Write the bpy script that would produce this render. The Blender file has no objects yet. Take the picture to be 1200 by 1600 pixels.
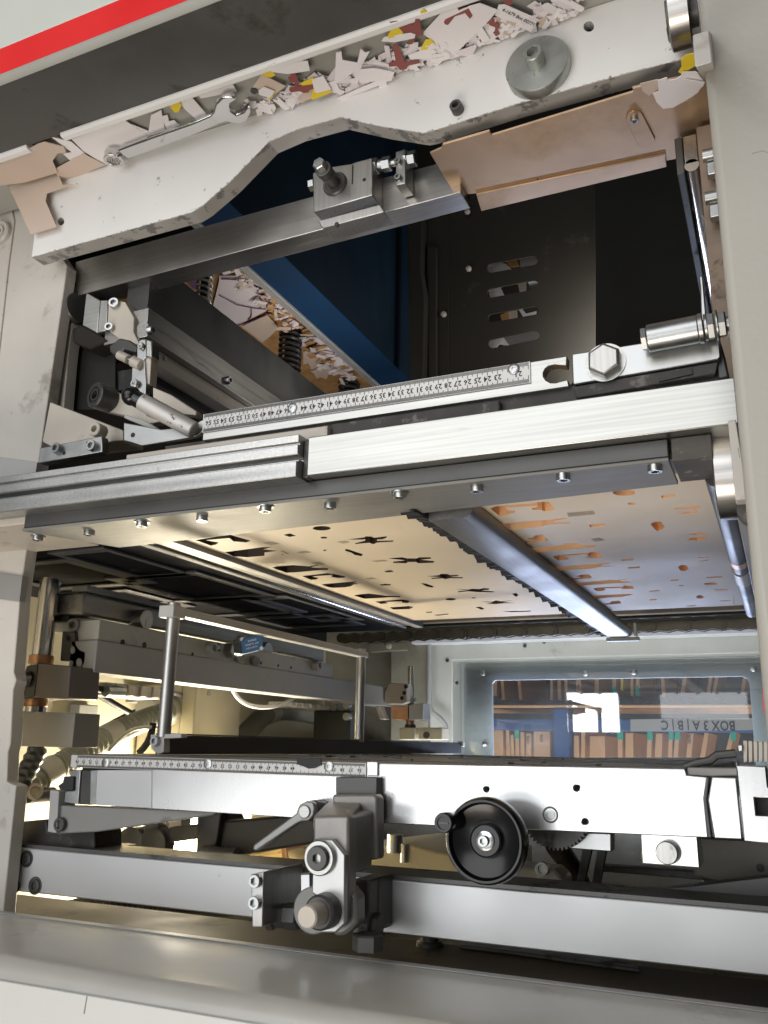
import bpy, bmesh, math, random
import numpy as np
from mathutils import Vector, Matrix
random.seed(7)
R = math.radians
sc = bpy.context.scene
C = bpy.context.collection

# ------------------------------------------------------------------ camera
YAW, PITCH, ROLL, FPX = .425766, .262487, -.018874, 1356.2     # focal length for a 1200 px wide frame
cy_, sy_, cp_, sp_, cr_, sr_ = math.cos(YAW), math.sin(YAW), math.cos(PITCH), math.sin(PITCH), math.cos(ROLL), math.sin(ROLL)
FW = Vector((-sy_*cp_, cy_*cp_, sp_)); RT0 = Vector((cy_, sy_, 0)); DN0 = FW.cross(RT0)
RT = cr_*RT0 + sr_*DN0; DN = -sr_*RT0 + cr_*DN0
cam = bpy.data.objects.new('camera', bpy.data.cameras.new('camera')); C.objects.link(cam)
cam.matrix_world = Matrix(((RT.x, -DN.x, -FW.x, 0), (RT.y, -DN.y, -FW.y, 0), (RT.z, -DN.z, -FW.z, 0), (0, 0, 0, 1)))
cam.data.sensor_fit = 'VERTICAL'; cam.data.sensor_height = 36; cam.data.lens = 36*FPX/1600
cam.data.clip_start = .02; cam.data.clip_end = 60
sc.camera = cam

# ------------------------------------------------------------------ world, lamps, exposure
w = bpy.data.worlds.new('World'); sc.world = w; w.use_nodes = True
bg = w.node_tree.nodes['Background']; bg.inputs[0].default_value = (.90, .88, .84, 1); bg.inputs[1].default_value = .095
def area(name, loc, target, sx, sz, power, col):
    l = bpy.data.lights.new(name, 'AREA'); l.shape = 'RECTANGLE'; l.size = sx; l.size_y = sz; l.energy = power; l.color = col
    o = bpy.data.objects.new(name, l); C.objects.link(o); o.location = loc
    o.rotation_euler = (Vector(target)-Vector(loc)).to_track_quat('-Z', 'Y').to_euler(); return o
area('hall_window_light', (-1.2, -2.4, 1.65), (-.5, 1, .5), 3.6, 2.0, 56, (.98, .985, 1))
area('hall_low_window_light', (-1.4, -2.6, -.80), (-.45, 1, .05), 3.0, 1.3, 36, (.98, .985, 1))
area('hall_door_light', (-1.46, -2.9, .30), (-.6, 1, .2), .42, .32, 9, (.9, .96, 1))
area('hall_ceiling_light', (-.6, -.95, -2.2), (-.45, .85, .55), 2.0, 1.0, 50, (1, .895, .78))
area('rack_light', (-.5, 2.75, -1.3), (-.6, 3.5, .05), 1.2, .4, 30, (1, .95, .88))
area('hall_far_window_light', (-.58, -2.9, .36), (-.5, 1, .2), .66, .22, 1.6, (.92, .95, 1))
area('rear_hall_light', (-.65, 3.10, -.31), (-.50, 1.4, .25), 1.0, .42, 24, (.62, .70, 1))
area('heap_fill_light', (-.742, 1.30, .50), (-.80, 1.32, .80), .05, .5, 1.15, (1, .94, .87))  # added, unseen; brightens the waste heap
area('window_frame_fill', (-.45, 1.99, -.125), (-.42, 2.30, .12), 1.0, .07, 3.2, (.88, .93, 1))  # added, unseen fill on the front of the rear window frame
sc.view_settings.view_transform = 'Standard'; sc.view_settings.look = 'None'
sc.view_settings.exposure = 0; sc.view_settings.gamma = 1
sc.cycles.max_bounces = 8

# ------------------------------------------------------------------ helpers
def ray(x, y): return RT*((x-600)/FPX) + DN*((y-800)/FPX) + FW
def pt(x, y, X=None, Y=None, Z=None):
    d = ray(x, y)
    t = X/d.x if X is not None else Y/d.y if Y is not None else Z/d.z
    return d*t
def mpp(p): return p.dot(FW)/FPX                 # metres per reference pixel at p
def zz(pts, s, ox, oy): return [(ox+x/s, oy+y/s) for x, y in pts]
def ell(cx, cy, rx, ry, n=20): return [(cx+rx*math.cos(2*math.pi*i/n), cy+ry*math.sin(2*math.pi*i/n)) for i in range(n)]
def basis(ax):
    ax = Vector(ax).normalized(); u = ax.cross(Vector((0, 0, 1)))
    if u.length < 1e-3: u = ax.cross(Vector((0, 1, 0)))
    u.normalize(); return u, ax.cross(u), ax
ORG = {}
class G:
    def __init__(s): s.bm = bmesh.new()
    def quadmesh(s, vs, fs, mi=0):
        v = [s.bm.verts.new(p) for p in vs]
        for f in fs:
            try:
                F = s.bm.faces.new([v[i] for i in f]); F.material_index = mi
            except ValueError: pass
        return s
    def box(s, x0, x1, y0, y1, z0, z1, mi=0):
        vs = [(x, y, z) for x in (x0, x1) for y in (y0, y1) for z in (z0, z1)]
        return s.quadmesh(vs, [(0,1,3,2),(4,6,7,5),(0,4,5,1),(2,3,7,6),(0,2,6,4),(1,5,7,3)], mi)
    def prism(s, pts, vec, holes=(), mi=0, side=None):
        side = mi if side is None else side; vec = Vector(vec); loops = [list(map(Vector, pts))]+[list(map(Vector, h)) for h in holes]
        if not holes:
            n = len(pts); vs = loops[0]+[p+vec for p in loops[0]]
            v = [s.bm.verts.new(p) for p in vs]
            s.bm.faces.new(v[:n]).material_index = mi; s.bm.faces.new(v[n:][::-1]).material_index = mi
            for i in range(n):
                j = (i+1) % n; s.bm.faces.new((v[i], v[i+n], v[j+n], v[j])).material_index = side
            return s
        from mathutils.geometry import delaunay_2d_cdt
        u, v_, _n = basis(vec); p0 = loops[0][0]
        L2 = [[((p-p0).dot(u), (p-p0).dot(v_)) for p in L] for L in loops]
        P2 = []; E2 = []
        for L in L2:
            k0 = len(P2); P2 += [Vector(q) for q in L]; E2 += [(k0+i, k0+(i+1) % len(L)) for i in range(len(L))]
        r = delaunay_2d_cdt(P2, E2, [], 0, 1e-7); V2, F2 = r[0], r[2]
        def inside(q, L):
            c = False; x, y = q; j = len(L)-1
            for i in range(len(L)):
                if (L[i][1] > y) != (L[j][1] > y) and x < (L[j][0]-L[i][0])*(y-L[i][1])/(L[j][1]-L[i][1])+L[i][0]: c = not c
                j = i
            return c
        lo = [s.bm.verts.new(p0+u*q.x+v_*q.y) for q in V2]; hi = [s.bm.verts.new(p0+u*q.x+v_*q.y+vec) for q in V2]
        edges = {}
        for f in F2:
            q = (sum(V2[i].x for i in f)/len(f), sum(V2[i].y for i in f)/len(f))
            if not inside(q, L2[0]) or any(inside(q, h) for h in L2[1:]): continue
            s.bm.faces.new([lo[i] for i in f]).material_index = mi; s.bm.faces.new([hi[i] for i in reversed(f)]).material_index = mi
            for i in range(len(f)):
                a, b = f[i], f[(i+1) % len(f)]; edges[(a, b)] = edges.get((a, b), 0)+1
        for (a, b) in edges:
            if (b, a) not in edges: s.bm.faces.new((lo[a], hi[a], hi[b], lo[b])).material_index = side
        for q in lo+hi:
            if not q.link_faces: s.bm.verts.remove(q)
        return s
    def py(s, Y, px, d, holes=(), **k):          # outline on the plane y=Y, d deep
        return s.prism([pt(x, y, Y=Y) for x, y in px], (0, d, 0), [[pt(x, y, Y=Y) for x, y in h] for h in holes], **k)
    def pz(s, Z, px, d, holes=(), **k):
        return s.prism([pt(x, y, Z=Z) for x, y in px], (0, 0, d), [[pt(x, y, Z=Z) for x, y in h] for h in holes], **k)
    def pX(s, X, px, d, holes=(), **k):
        return s.prism([pt(x, y, X=X) for x, y in px], (d, 0, 0), [[pt(x, y, X=X) for x, y in h] for h in holes], **k)
    def lathe(s, c, ax, prof, n=28, mi=0, hexfrom=None, ph=0):
        u, v, a = basis(ax); c = Vector(c); rings = []
        for k, (d, r) in enumerate(prof):
            ring = []
            for i in range(n):
                t = 2*math.pi*i/n+ph; rr = r
                if hexfrom is not None and k >= hexfrom:
                    rr = r/math.cos(((t+math.pi/6) % (math.pi/3))-math.pi/6)*.97
                ring.append(s.bm.verts.new(c+a*d+(u*math.cos(t)+v*math.sin(t))*max(rr, 1e-5)))
            rings.append(ring)
        for A, B in zip(rings, rings[1:]):
            for i in range(n):
                s.bm.faces.new((A[i], A[(i+1) % n], B[(i+1) % n], B[i])).material_index = mi
        s.bm.faces.new(rings[0][::-1]).material_index = mi; s.bm.faces.new(rings[-1]).material_index = mi
        return s
    def cyl(s, a, b, r, n=24, mi=0, r1=None):
        a, b = Vector(a), Vector(b); L = (b-a).length
        return s.lathe(a, b-a, [(0, r), (L, r if r1 is None else r1)], n, mi)
    def hexa(s, a, b, r, mi=0, ph=.3):
        a, b = Vector(a), Vector(b); L = (b-a).length; e = min(L*.2, r*.12)
        return s.lathe(a, b-a, [(0, r), (L-e, r), (L, r*.88)], 6, mi, ph=ph)
    def socket(s, c, ax, r, h, mi=0):            # socket head screw: c on the surface, ax outwards
        return s.lathe(c, ax, [(0, r), (h*.93, r), (h, r*.94), (h, r*.56), (h*.45, r*.54), (h*.45, .0002)], 24, mi, hexfrom=3)
    def sphere(s, c, r, n=24, mi=0):
        prof = [(-r*math.cos(math.pi*k/(n//2)), r*math.sin(math.pi*k/(n//2))) for k in range(n//2+1)]
        return s.lathe(c, (0, 0, 1), prof, n, mi)
    def tube(s, path, r, n=12, mi=0):
        path = [Vector(p) for p in path]; rings = []; pu = None
        for i, p in enumerate(path):
            d = (path[min(i+1, len(path)-1)]-path[max(i-1, 0)]).normalized()
            if pu is None: u = basis(d)[0]
            else: u = (pu-d*pu.dot(d)).normalized()
            pu = u; v = d.cross(u); rr = r(i) if callable(r) else r
            rings.append([s.bm.verts.new(p+(u*math.cos(2*math.pi*k/n)+v*math.sin(2*math.pi*k/n))*rr) for k in range(n)])
        for A, B in zip(rings, rings[1:]):
            for i in range(n): s.bm.faces.new((A[i], A[(i+1) % n], B[(i+1) % n], B[i])).material_index = mi
        s.bm.faces.new(rings[0][::-1]).material_index = mi; s.bm.faces.new(rings[-1]).material_index = mi
        return s
    def out(s, name, mats, parent=None, bevel=0.0, smooth=35, org=None, seg=2):
        bm = s.bm; bmesh.ops.recalc_face_normals(bm, faces=bm.faces[:])
        if parent is not None: o0 = ORG[parent.name]
        elif org is not None: o0 = Vector(org)
        else:
            cs = [v.co for v in bm.verts]; o0 = Vector((sum(c.x for c in cs)/len(cs), sum(c.y for c in cs)/len(cs), min(c.z for c in cs)))
        bmesh.ops.translate(bm, verts=bm.verts[:], vec=-o0)
        me = bpy.data.meshes.new(name); bm.to_mesh(me); bm.free()
        for m_ in (mats if isinstance(mats, (list, tuple)) else [mats]): me.materials.append(m_)
        if smooth:
            me.shade_smooth(); me.set_sharp_from_angle(angle=R(smooth))
        o = bpy.data.objects.new(name, me); C.objects.link(o); ORG[o.name] = o0
        if parent is not None: o.parent = parent
        else: o.location = o0
        if bevel:
            b = o.modifiers.new('bevel', 'BEVEL'); b.width = bevel; b.segments = seg; b.limit_method = 'ANGLE'; b.angle_limit = R(40)
            b.harden_normals = False
        return o
def tag(o, label=None, cat=None, group=None, kind=None):
    if label: o['label'] = label
    if cat: o['category'] = cat
    if group: o['group'] = group
    if kind: o['kind'] = kind
    return o
def thing(name, label, cat, loc, group=None):
    o = bpy.data.objects.new(name, None); C.objects.link(o); o.empty_display_size = .02
    o.location = loc; ORG[o.name] = Vector(loc); return tag(o, label, cat, group)
FONT = {}
def text_polys(txt, size, place, name_mat, g, spin=1, res=2):
    """lettering as flat mesh: place(u, v) maps text units to a point"""
    key = (txt, res)
    if key not in FONT:
        cu = bpy.data.curves.new('txt', 'FONT'); cu.body = txt; cu.align_x = 'CENTER'; cu.align_y = 'CENTER'; cu.size = 1; cu.resolution_u = res; cu.offset = .012
        o = bpy.data.objects.new('txt', cu); C.objects.link(o)
        dg = bpy.context.evaluated_depsgraph_get(); dg.update()
        me = bpy.data.meshes.new_from_object(o.evaluated_get(dg))
        FONT[key] = ([tuple(v.co) for v in me.vertices], [tuple(p.vertices) for p in me.polygons])
        bpy.data.objects.remove(o); bpy.data.meshes.remove(me); bpy.data.curves.remove(cu)
    vs, fs = FONT[key]
    g.quadmesh([place(spin*x*size, spin*y*size) for x, y, z in vs], fs)

# ------------------------------------------------------------------ materials
def mat(name, col, rough=.5, metal=0., var=.12, vscale=9, dirt=None, damt=.5, dscale=14, bump=0., bscale=300, streak=None,
        coat=0., rvar=.12, spec=.5, emit=None, sfreq=60, dsharp=.08, sk=.35):
    m = bpy.data.materials.new(name); m.use_nodes = True; nt = m.node_tree; N = nt.nodes; L = nt.links
    b = N['Principled BSDF']; b.inputs['Metallic'].default_value = metal; b.inputs['Roughness'].default_value = rough
    b.inputs['Coat Weight'].default_value = coat; b.inputs['Specular IOR Level'].default_value = spec; b.inputs['Coat Roughness'].default_value = .12
    tc = N.new('ShaderNodeTexCoord')
    def noise(scale, detail=4, stretch=None, rough_=.55):
        mp = N.new('ShaderNodeMapping'); L.new(tc.outputs['Object'], mp.inputs[0])
        if stretch: mp.inputs['Scale'].default_value = stretch
        n = N.new('ShaderNodeTexNoise'); n.inputs['Scale'].default_value = scale; n.inputs['Detail'].default_value = detail
        n.inputs['Roughness'].default_value = rough_; L.new(mp.outputs[0], n.inputs[0]); return n.outputs[0]
    def rng(src, a, b_, lo, hi):
        r_ = N.new('ShaderNodeMapRange'); r_.inputs[1].default_value = a; r_.inputs[2].default_value = b_
        r_.inputs[3].default_value = lo; r_.inputs[4].default_value = hi; L.new(src, r_.inputs[0]); return r_.outputs[0]
    def mixc(f, a, b_):
        x = N.new('ShaderNodeMix'); x.data_type = 'RGBA'; L.new(f, x.inputs[0])
        for s_, i in ((a, 6), (b_, 7)):
            if hasattr(s_, 'links'): L.new(s_, x.inputs[i])
            else: x.inputs[i].default_value = (*s_, 1)
        return x.outputs[2]
    n1 = noise(vscale)
    c = mixc(rng(n1, .3, .7, 0, 1), [k*(1-var) for k in col], [min(k*(1+var), 1) for k in col])
    st = None
    if streak:
        s3 = {'x': (1, sfreq, sfreq), 'y': (sfreq, 1, sfreq), 'z': (sfreq, sfreq, 1)}[streak]
        st = noise(5, 3, s3); c = mixc(rng(st, .35, .65, 0, sk), c, [k*.55 for k in col])
    rsrc = rng(n1, .3, .7, rough*(1-rvar), min(rough*(1+rvar*1.5), 1))
    if dirt:
        n2 = noise(dscale, 7, {'x': (.25, 2.2, 2.2), 'y': (2.2, .25, 2.2), 'z': (1.5, 1.5, .4)}[streak] if streak else None, .68); t0 = .72-.42*damt
        f = rng(n2, t0, t0+dsharp, 0, 1); c = mixc(f, c, dirt)
        if metal > 0:
            L.new(rng(n2, t0, t0+dsharp, metal, metal*.35), b.inputs['Metallic'])
            mm = N.new('ShaderNodeMath'); mm.operation = 'MULTIPLY_ADD'; L.new(f, mm.inputs[0]); mm.inputs[1].default_value = .3; L.new(rsrc, mm.inputs[2]); mm.use_clamp = True; rsrc = mm.outputs[0]
    L.new(rsrc, b.inputs['Roughness']); L.new(c, b.inputs['Base Color'])
    if bump or streak:
        bp = N.new('ShaderNodeBump'); bp.inputs['Distance'].default_value = .001; bp.inputs['Strength'].default_value = bump or sk*.23
        L.new(noise(bscale, 3) if bump else st, bp.inputs['Height']); L.new(bp.outputs[0], b.inputs['Normal'])
    if name == 'dark_inner_panel': b.inputs['Specular IOR Level'].default_value = .15
    if emit:
        b.inputs['Emission Color'].default_value = (*emit[0], 1); b.inputs['Emission Strength'].default_value = emit[1]
    return m
M = dict(
 white=mat('white_paint', (.80, .79, .765), .38, var=.05, vscale=5, dirt=(.36, .34, .31), damt=.2, dscale=48, bump=.05, bscale=160, coat=.1, dsharp=.03),
 chip=mat('chipped_paint_edge', (.40, .385, .36), .5, var=.15, dirt=(.20, .195, .185), damt=.42, dscale=34, bump=.25, bscale=260, dsharp=.03),
 beige=mat('beige_housing_paint', (.41, .39, .345), .42, var=.05, vscale=3, dirt=(.40, .375, .33), damt=.24, dscale=6, dsharp=.2, bump=.22, bscale=190, coat=.12),
 column=mat('beige_column_paint', (.56, .53, .48), .45, var=.06, dirt=(.34, .31, .27), damt=.34, dscale=11, bump=.08, bscale=150, dsharp=.1),
 panel=mat('pale_green_white_paint', (.62, .64, .58), .4, var=.02),
 red=mat('red_paint', (.80, .012, .014), .4, var=.03),
 tread=mat('dark_grey_tread', (.095, .091, .085), .40, var=.25, vscale=5, dirt=(.05, .042, .033), damt=.36, dscale=7, bump=.2, bscale=330, metal=.25, rvar=.35),
 lip=mat('pale_lip_paint', (.82, .81, .79), .4, var=.04),
 ledge=mat('grey_ledge_paint', (.36, .355, .32), .5, var=.06, dirt=(.2, .19, .16), damt=.25, dscale=20),
 steel=mat('brushed_steel', (.56, .545, .52), .30, 1, streak='x', var=.12, dirt=(.10, .09, .08), damt=.22, dscale=22, dsharp=.2),
 steelz=mat('milled_steel', (.50, .49, .465), .38, 1, streak='z', var=.12, dirt=(.12, .11, .09), damt=.3, dscale=30, dsharp=.2),
 alu=mat('aluminium', (.52, .52, .49), .36, 1, streak='x', var=.14, dirt=(.30, .29, .24), damt=.3, dscale=13, dsharp=.25, sfreq=80),
 aluy=mat('aluminium_lengthwise', (.55, .55, .535), .36, 1, streak='y', var=.08, dirt=(.25, .24, .2), damt=.2, dscale=18, dsharp=.2),
 bright=mat('bright_ground_steel', (.74, .74, .735), .27, 1, streak='z', var=.04, sk=.08, bump=0, sfreq=120, dirt=(.42, .42, .41), damt=.1, dscale=24, dsharp=.2),
 barlow=mat('satin_grey_bar', (.56, .56, .56), .46, .9, var=.05, vscale=6, dirt=(.25, .24, .22), damt=.08, dscale=30, bump=.03, bscale=400),
 dark=mat('dark_steel', (.105, .103, .10), .42, .6, var=.2, dirt=(.05, .045, .04), damt=.35, dscale=20, bump=.06),
 slab=mat('dark_slab', (.085, .085, .082), .38, .55, var=.15, dirt=(.14, .13, .12), damt=.15, dscale=40, rvar=.3),
 oily=mat('oily_black', (.022, .021, .02), .42, .2, var=.5, dirt=(.09, .075, .05), damt=.3, dscale=30, bump=.3, bscale=140),
 dusty=mat('dusty_dark_underside', (.085, .078, .072), .75, .1, var=.35, vscale=30, dirt=(.23, .21, .20), damt=.33, dscale=60, bump=.5, bscale=240),
 black=mat('black_plastic', (.006, .006, .0065), .24, var=.1, coat=.15, spec=.4),
 rubber=mat('black_rubber', (.018, .018, .018), .55, var=.3, bump=.05),
 chrome=mat('chrome', (.70, .69, .67), .13, 1, var=.05),
 zinc=mat('zinc_plated', (.46, .47, .465), .33, 1, var=.12, vscale=40),
 disc=mat('grey_cast_disc', (.43, .445, .42), .42, .8, var=.16, vscale=30, dirt=(.16, .16, .15), damt=.3, dscale=60),
 copper=mat('dusty_tan_plate', (.55, .385, .25), .38, .7, var=.22, vscale=5, dirt=(.34, .25, .17), damt=.50, dscale=7, rvar=.4, bump=.07, bscale=320, streak=None, dsharp=.35),
 bronze=mat('copper_bush', (.55, .30, .17), .4, .9, var=.2, vscale=40),
 grimy=mat('grimy_pale_frame', (.54, .49, .42), .45, .2, var=.12, dirt=(.22, .2, .15), damt=.35, dscale=15, dsharp=.25),
 navyshade=mat('shaded_blue_sheet', (.005, .017, .034), .6, var=.15, spec=.2, dirt=(.012, .02, .03), damt=.2, dscale=12),  # same blue paint, darkened to paint in shade on the chute side
 navy=mat('blue_sheet_paint', (.007, .036, .095), .7, spec=.15, var=.12, dirt=(.012, .03, .06), damt=.22, dscale=18),
 inner=mat('dark_inner_panel', (.032, .029, .024), .8, var=.1, dirt=(.06, .055, .045), damt=.3, dscale=8),
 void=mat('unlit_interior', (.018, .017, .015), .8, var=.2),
 steely=mat('brushed_steel_lengthwise', (.40, .385, .36), .34, 1, streak='y', var=.12, dirt=(.10, .09, .08), damt=.3, dscale=18, dsharp=.2),
 cream=mat('cream_inner_wall', (.62, .57, .42), .5, var=.05, dirt=(.4, .36, .25), damt=.22, dscale=9, dsharp=.3),
 back=mat('grimy_back_wall', (.26, .24, .18), .6, var=.2, dirt=(.09, .08, .055), damt=.42, dscale=7, dsharp=.3, bump=.1),
 frame=mat('grey_green_frame_paint', (.56, .56, .50), .45, var=.07, dirt=(.2, .19, .15), damt=.2, dscale=10, dsharp=.25),
 wframe=mat('grey_window_frame', (.44, .47, .46), .45, var=.06),
 board=mat('varnished_board_face', (.72, .615, .45), .55, var=.05, vscale=5, dirt=(.52, .43, .33), damt=.16, dscale=9, dsharp=.2, spec=.25),
 ply=mat('cut_plywood', (.90, .52, .26), .6, var=.12),
 ply2=mat('aged_plywood', (.55, .33, .19), .6, var=.2, streak='z', sfreq=30),
 blackboard=mat('black_coated_board', (.009, .009, .0105), .8, .0, spec=.08, var=.4, vscale=12, dirt=(.05, .05, .055), damt=.3, dscale=10, dsharp=.15),
 paper=mat('white_card', (.84, .80, .80), .6, var=.03),
 paperpink=mat('pinkish_card', (.76, .69, .71), .6, var=.04),
 card=mat('tan_card', (.62, .50, .41), .65, var=.05),
 kraft=mat('brown_card_edge', (.50, .27, .10), .65, var=.25, vscale=40),
 yellow=mat('yellow_card', (.80, .60, .03), .55, var=.06),
 maroon=mat('maroon_card', (.27, .075, .065), .55, var=.08),
 purple=mat('purple_ink', (.17, .075, .17), .6, var=.1),
 ink=mat('black_ink', (.012, .012, .012), .5, var=0),
 ruler=mat('ruler_face', (.60, .59, .565), .42, .35, var=.07, dirt=(.36, .34, .31), damt=.2, dscale=50),
 conduit=mat('grey_green_conduit', (.29, .29, .235), .5, var=.15),
 ties=mat('pale_cable_tie', (.5, .48, .4), .4),
 sill=mat('glossy_grey_sill', (.60, .58, .53), .36, var=.10, vscale=6, dirt=(.20, .19, .17), damt=.25, dscale=9, dsharp=.25, bump=.05, bscale=120, coat=.3),
 sillf=mat('pale_sill_face', (.60, .61, .585), .4, var=.05, vscale=4, dirt=(.50, .50, .47), damt=.3, dscale=7, dsharp=.2, bump=.05, bscale=160),
 blue=mat('blue_sensor', (.03, .13, .27), .45, var=.1),
 rackblue=mat('blue_rack', (.014, .075, .26), .5, var=.1),
 green=mat('green_tag', (.0, .42, .28), .55, var=.05),
 plank=mat('wood_plank', (.66, .38, .19), .6, var=.1),
 grey=mat('mid_grey_paint', (.27, .265, .25), .45, .1, var=.06, dirt=(.14, .13, .11), damt=.15, dscale=16),
 greyl=mat('pale_grey_paint', (.44, .435, .42), .42, .1, var=.05, dirt=(.26, .25, .22), damt=.15, dscale=14),
 lamp=mat('lamp_glow', (1, .9, .7), .5, emit=((1, .86, .58), 55)),
 purpleboard=mat('mirror_strip', (.72, .68, .6), .12, 1, var=.05),
)
def glass():
    m = bpy.data.materials.new('clear_pane'); m.use_nodes = True; nt = m.node_tree; N = nt.nodes; L = nt.links
    for n in list(N): N.remove(n)
    o = N.new('ShaderNodeOutputMaterial'); mx = N.new('ShaderNodeMixShader'); t = N.new('ShaderNodeBsdfTransparent'); g = N.new('ShaderNodeBsdfGlossy')
    t.inputs[0].default_value = (.93, .95, .95, 1); g.inputs['Roughness'].default_value = .02
    f = N.new('ShaderNodeFresnel'); f.inputs[0].default_value = 1.6
    d = N.new('ShaderNodeBsdfDiffuse'); d.inputs[0].default_value = (.7, .74, .78, 1); m2 = N.new('ShaderNodeMixShader'); n = N.new('ShaderNodeTexNoise'); n.inputs['Scale'].default_value = 4
    r = N.new('ShaderNodeMapRange'); r.inputs[1].default_value = .3; r.inputs[2].default_value = .75; r.inputs[3].default_value = .02; r.inputs[4].default_value = .09
    tc = N.new('ShaderNodeTexCoord'); L.new(tc.outputs['Object'], n.inputs[0]); L.new(n.outputs[0], r.inputs[0]); L.new(r.outputs[0], m2.inputs[0])
    L.new(t.outputs[0], m2.inputs[1]); L.new(d.outputs[0], m2.inputs[2])
    L.new(f.outputs[0], mx.inputs[0]); L.new(m2.outputs[0], mx.inputs[1]); L.new(g.outputs[0], mx.inputs[2]); L.new(mx.outputs[0], o.inputs[0])
    return m
M['glass'] = glass()
# ------------------------------------------------------------------ inner walls of the machine (setting)
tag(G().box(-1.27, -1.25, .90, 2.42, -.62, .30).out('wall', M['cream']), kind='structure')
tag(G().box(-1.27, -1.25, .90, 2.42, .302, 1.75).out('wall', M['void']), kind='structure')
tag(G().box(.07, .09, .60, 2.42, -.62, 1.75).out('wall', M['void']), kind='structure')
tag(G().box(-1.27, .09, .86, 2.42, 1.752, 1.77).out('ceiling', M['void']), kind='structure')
tag(G().box(-1.27, .09, .70, 2.42, -.64, -.622).out('floor', M['back']), kind='structure')
wx = lambda x, y: pt(x, y, Y=2.35)
win = [(-.845, .252), (-.845, -.52), (.02, -.52), (.02, .252)]
tag(G().prism([(-1.25, 2.35, -.62), (.07, 2.35, -.62), (.07, 2.35, .36), (-1.25, 2.35, .36)], (0, .04, 0),
              [[(x, 2.35, z) for x, z in win]]).out('wall', M['back']), kind='structure')
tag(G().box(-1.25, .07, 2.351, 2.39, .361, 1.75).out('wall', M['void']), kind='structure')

# ------------------------------------------------------------------ striped guard at the top
LZ = .786
t = thing('guard_cover', 'pale guard panel with a red stripe and a worn dark grey tread below it', 'guard panel', (-.45, .7, LZ))
G().box(-1.25, .12, .6125, .63, .8255, 1.25).out('cover_panel', M['panel'], t, .002)
G().box(-1.25, .12, .612, .629, .7825, .825).out('red_stripe', M['red'], t)
g = G()      # bent sheet: rounded nose then flat tread
prof = [(.6115, .782)]+[(.6195-.008*math.cos(a), .782-.008*math.sin(a)) for a in (R(15*k) for k in range(0, 7))]+[(.722, LZ-.004), (.722, LZ+.002), (.6215, LZ-.002), (.6205, .782)]
g.prism([(-1.25, y, z) for y, z in prof], (1.37, 0, 0)).out('tread', M['tread'], t)
G().prism([(-1.25, y, z) for y, z in ((.6105, .783), (.6105, .779), (.6135, .7752), (.6175, .7732), (.6185, .7745), (.614, .778), (.613, .783))], (1.37, 0, 0)).out('nose_edge', M['ledge'], t, .0004)
wp = mat('worn_glare_metal', (.30, .26, .215), .38, .6, var=.35, vscale=60, dirt=(.10, .09, .075), damt=.5, dscale=45, bump=.3, bscale=250)  # bare wear, its brighter metal also painting in the tread's glare spot
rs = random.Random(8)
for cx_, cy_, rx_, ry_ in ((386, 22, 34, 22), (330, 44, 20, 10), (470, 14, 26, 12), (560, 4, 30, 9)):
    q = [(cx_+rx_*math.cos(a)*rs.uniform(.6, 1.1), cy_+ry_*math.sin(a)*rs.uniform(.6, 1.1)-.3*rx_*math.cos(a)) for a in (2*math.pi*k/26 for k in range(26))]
    G().pz(LZ-.0043, q, .0002).out('worn_glare_patch', wp, t, smooth=0)
def lip(x0, x1, nm='edge_lip'):
    g = G(); pr = [(.719, LZ-.007), (.7225, LZ-.0095), (.729, LZ-.0095), (.7325, LZ-.007), (.7325, LZ+.004), (.719, LZ+.004)]
    g.prism([(x0, y, z) for y, z in pr], (x1-x0, 0, 0)).out(nm, M['lip'], t, .0012)
lip(-1.25, -.872); lip(-.812, .12)
G().box(-1.25, .12, .7326, .835, LZ+.005, LZ+.011).out('ledge', M['ledge'], t)
g = G()
for x, y in ((397, 141), (990, 30)):
    p = pt(x, y, Z=LZ+.005); g.lathe(p, (0, 0, -1), [(0, .0045), (.002, .0045), (.002, .0025), (.0005, .0001)], 16)
g.out('ledge_screw', M['dark'], t)

# ------------------------------------------------------------------ white crossbar plate
PY = .80
t = thing('crossbar_plate', 'white painted crossbar plate with a stepped arch and a round grey disc bolted on', 'crossbar', (-.45, PY, .66))
outl = [(45, 372), (60, 405), (300, 332), (316, 322), (360, 284), (420, 222), (463, 203), (532, 184), (600, 199), (660, 208), (675, 205), (800, 165), (990, 112), (1100, 84)]
zt = LZ+.0045
pts = [pt(x, y, Y=PY) for x, y in outl]; pts[0].x = -.928
pts = [Vector((-.928, PY, zt))]+[Vector((-.926, PY, .667))]+pts[2:]+[Vector((-.0, PY, pts[-1].z)), Vector((-.0, PY, zt))]
holes = [[pt(x, y, Y=PY) for x, y in ell(920, 41, 8, 8, 16)], [pt(x, y, Y=PY) for x, y in ell(95, 346, 5, 6, 14)]]
g = G(); g.prism(pts, (0, .024, 0), holes, side=1)
plate = g.out('plate', [M['white'], M['chip']], t, .0008, 8)
rs = random.Random(2); g = G(); edge = pts[1:-1]
for a_, b_ in zip(edge, edge[1:]):
    L = (b_-a_).length; n = max(2, int(L/.0022)); d = (b_-a_)/n; up = Vector((-d.z, 0, d.x)).normalized()
    if up.z < 0: up = -up
    hh = [abs(rs.gauss(.0004, .0005)) for _ in range(n+1)]
    for k in range(n+1):
        if rs.random() < .03: hh[k] += rs.uniform(.0008, .0035)
    for k in range(n):
        p0, p1 = a_+d*k+Vector((0, -.00025, 0)), a_+d*(k+1)+Vector((0, -.00025, 0))
        g.quadmesh([p0, p1, p1+up*hh[k+1], p0+up*hh[k]], [(0, 1, 2, 3)])
g.out('worn_edge', M['chip'], t, smooth=0)
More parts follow.
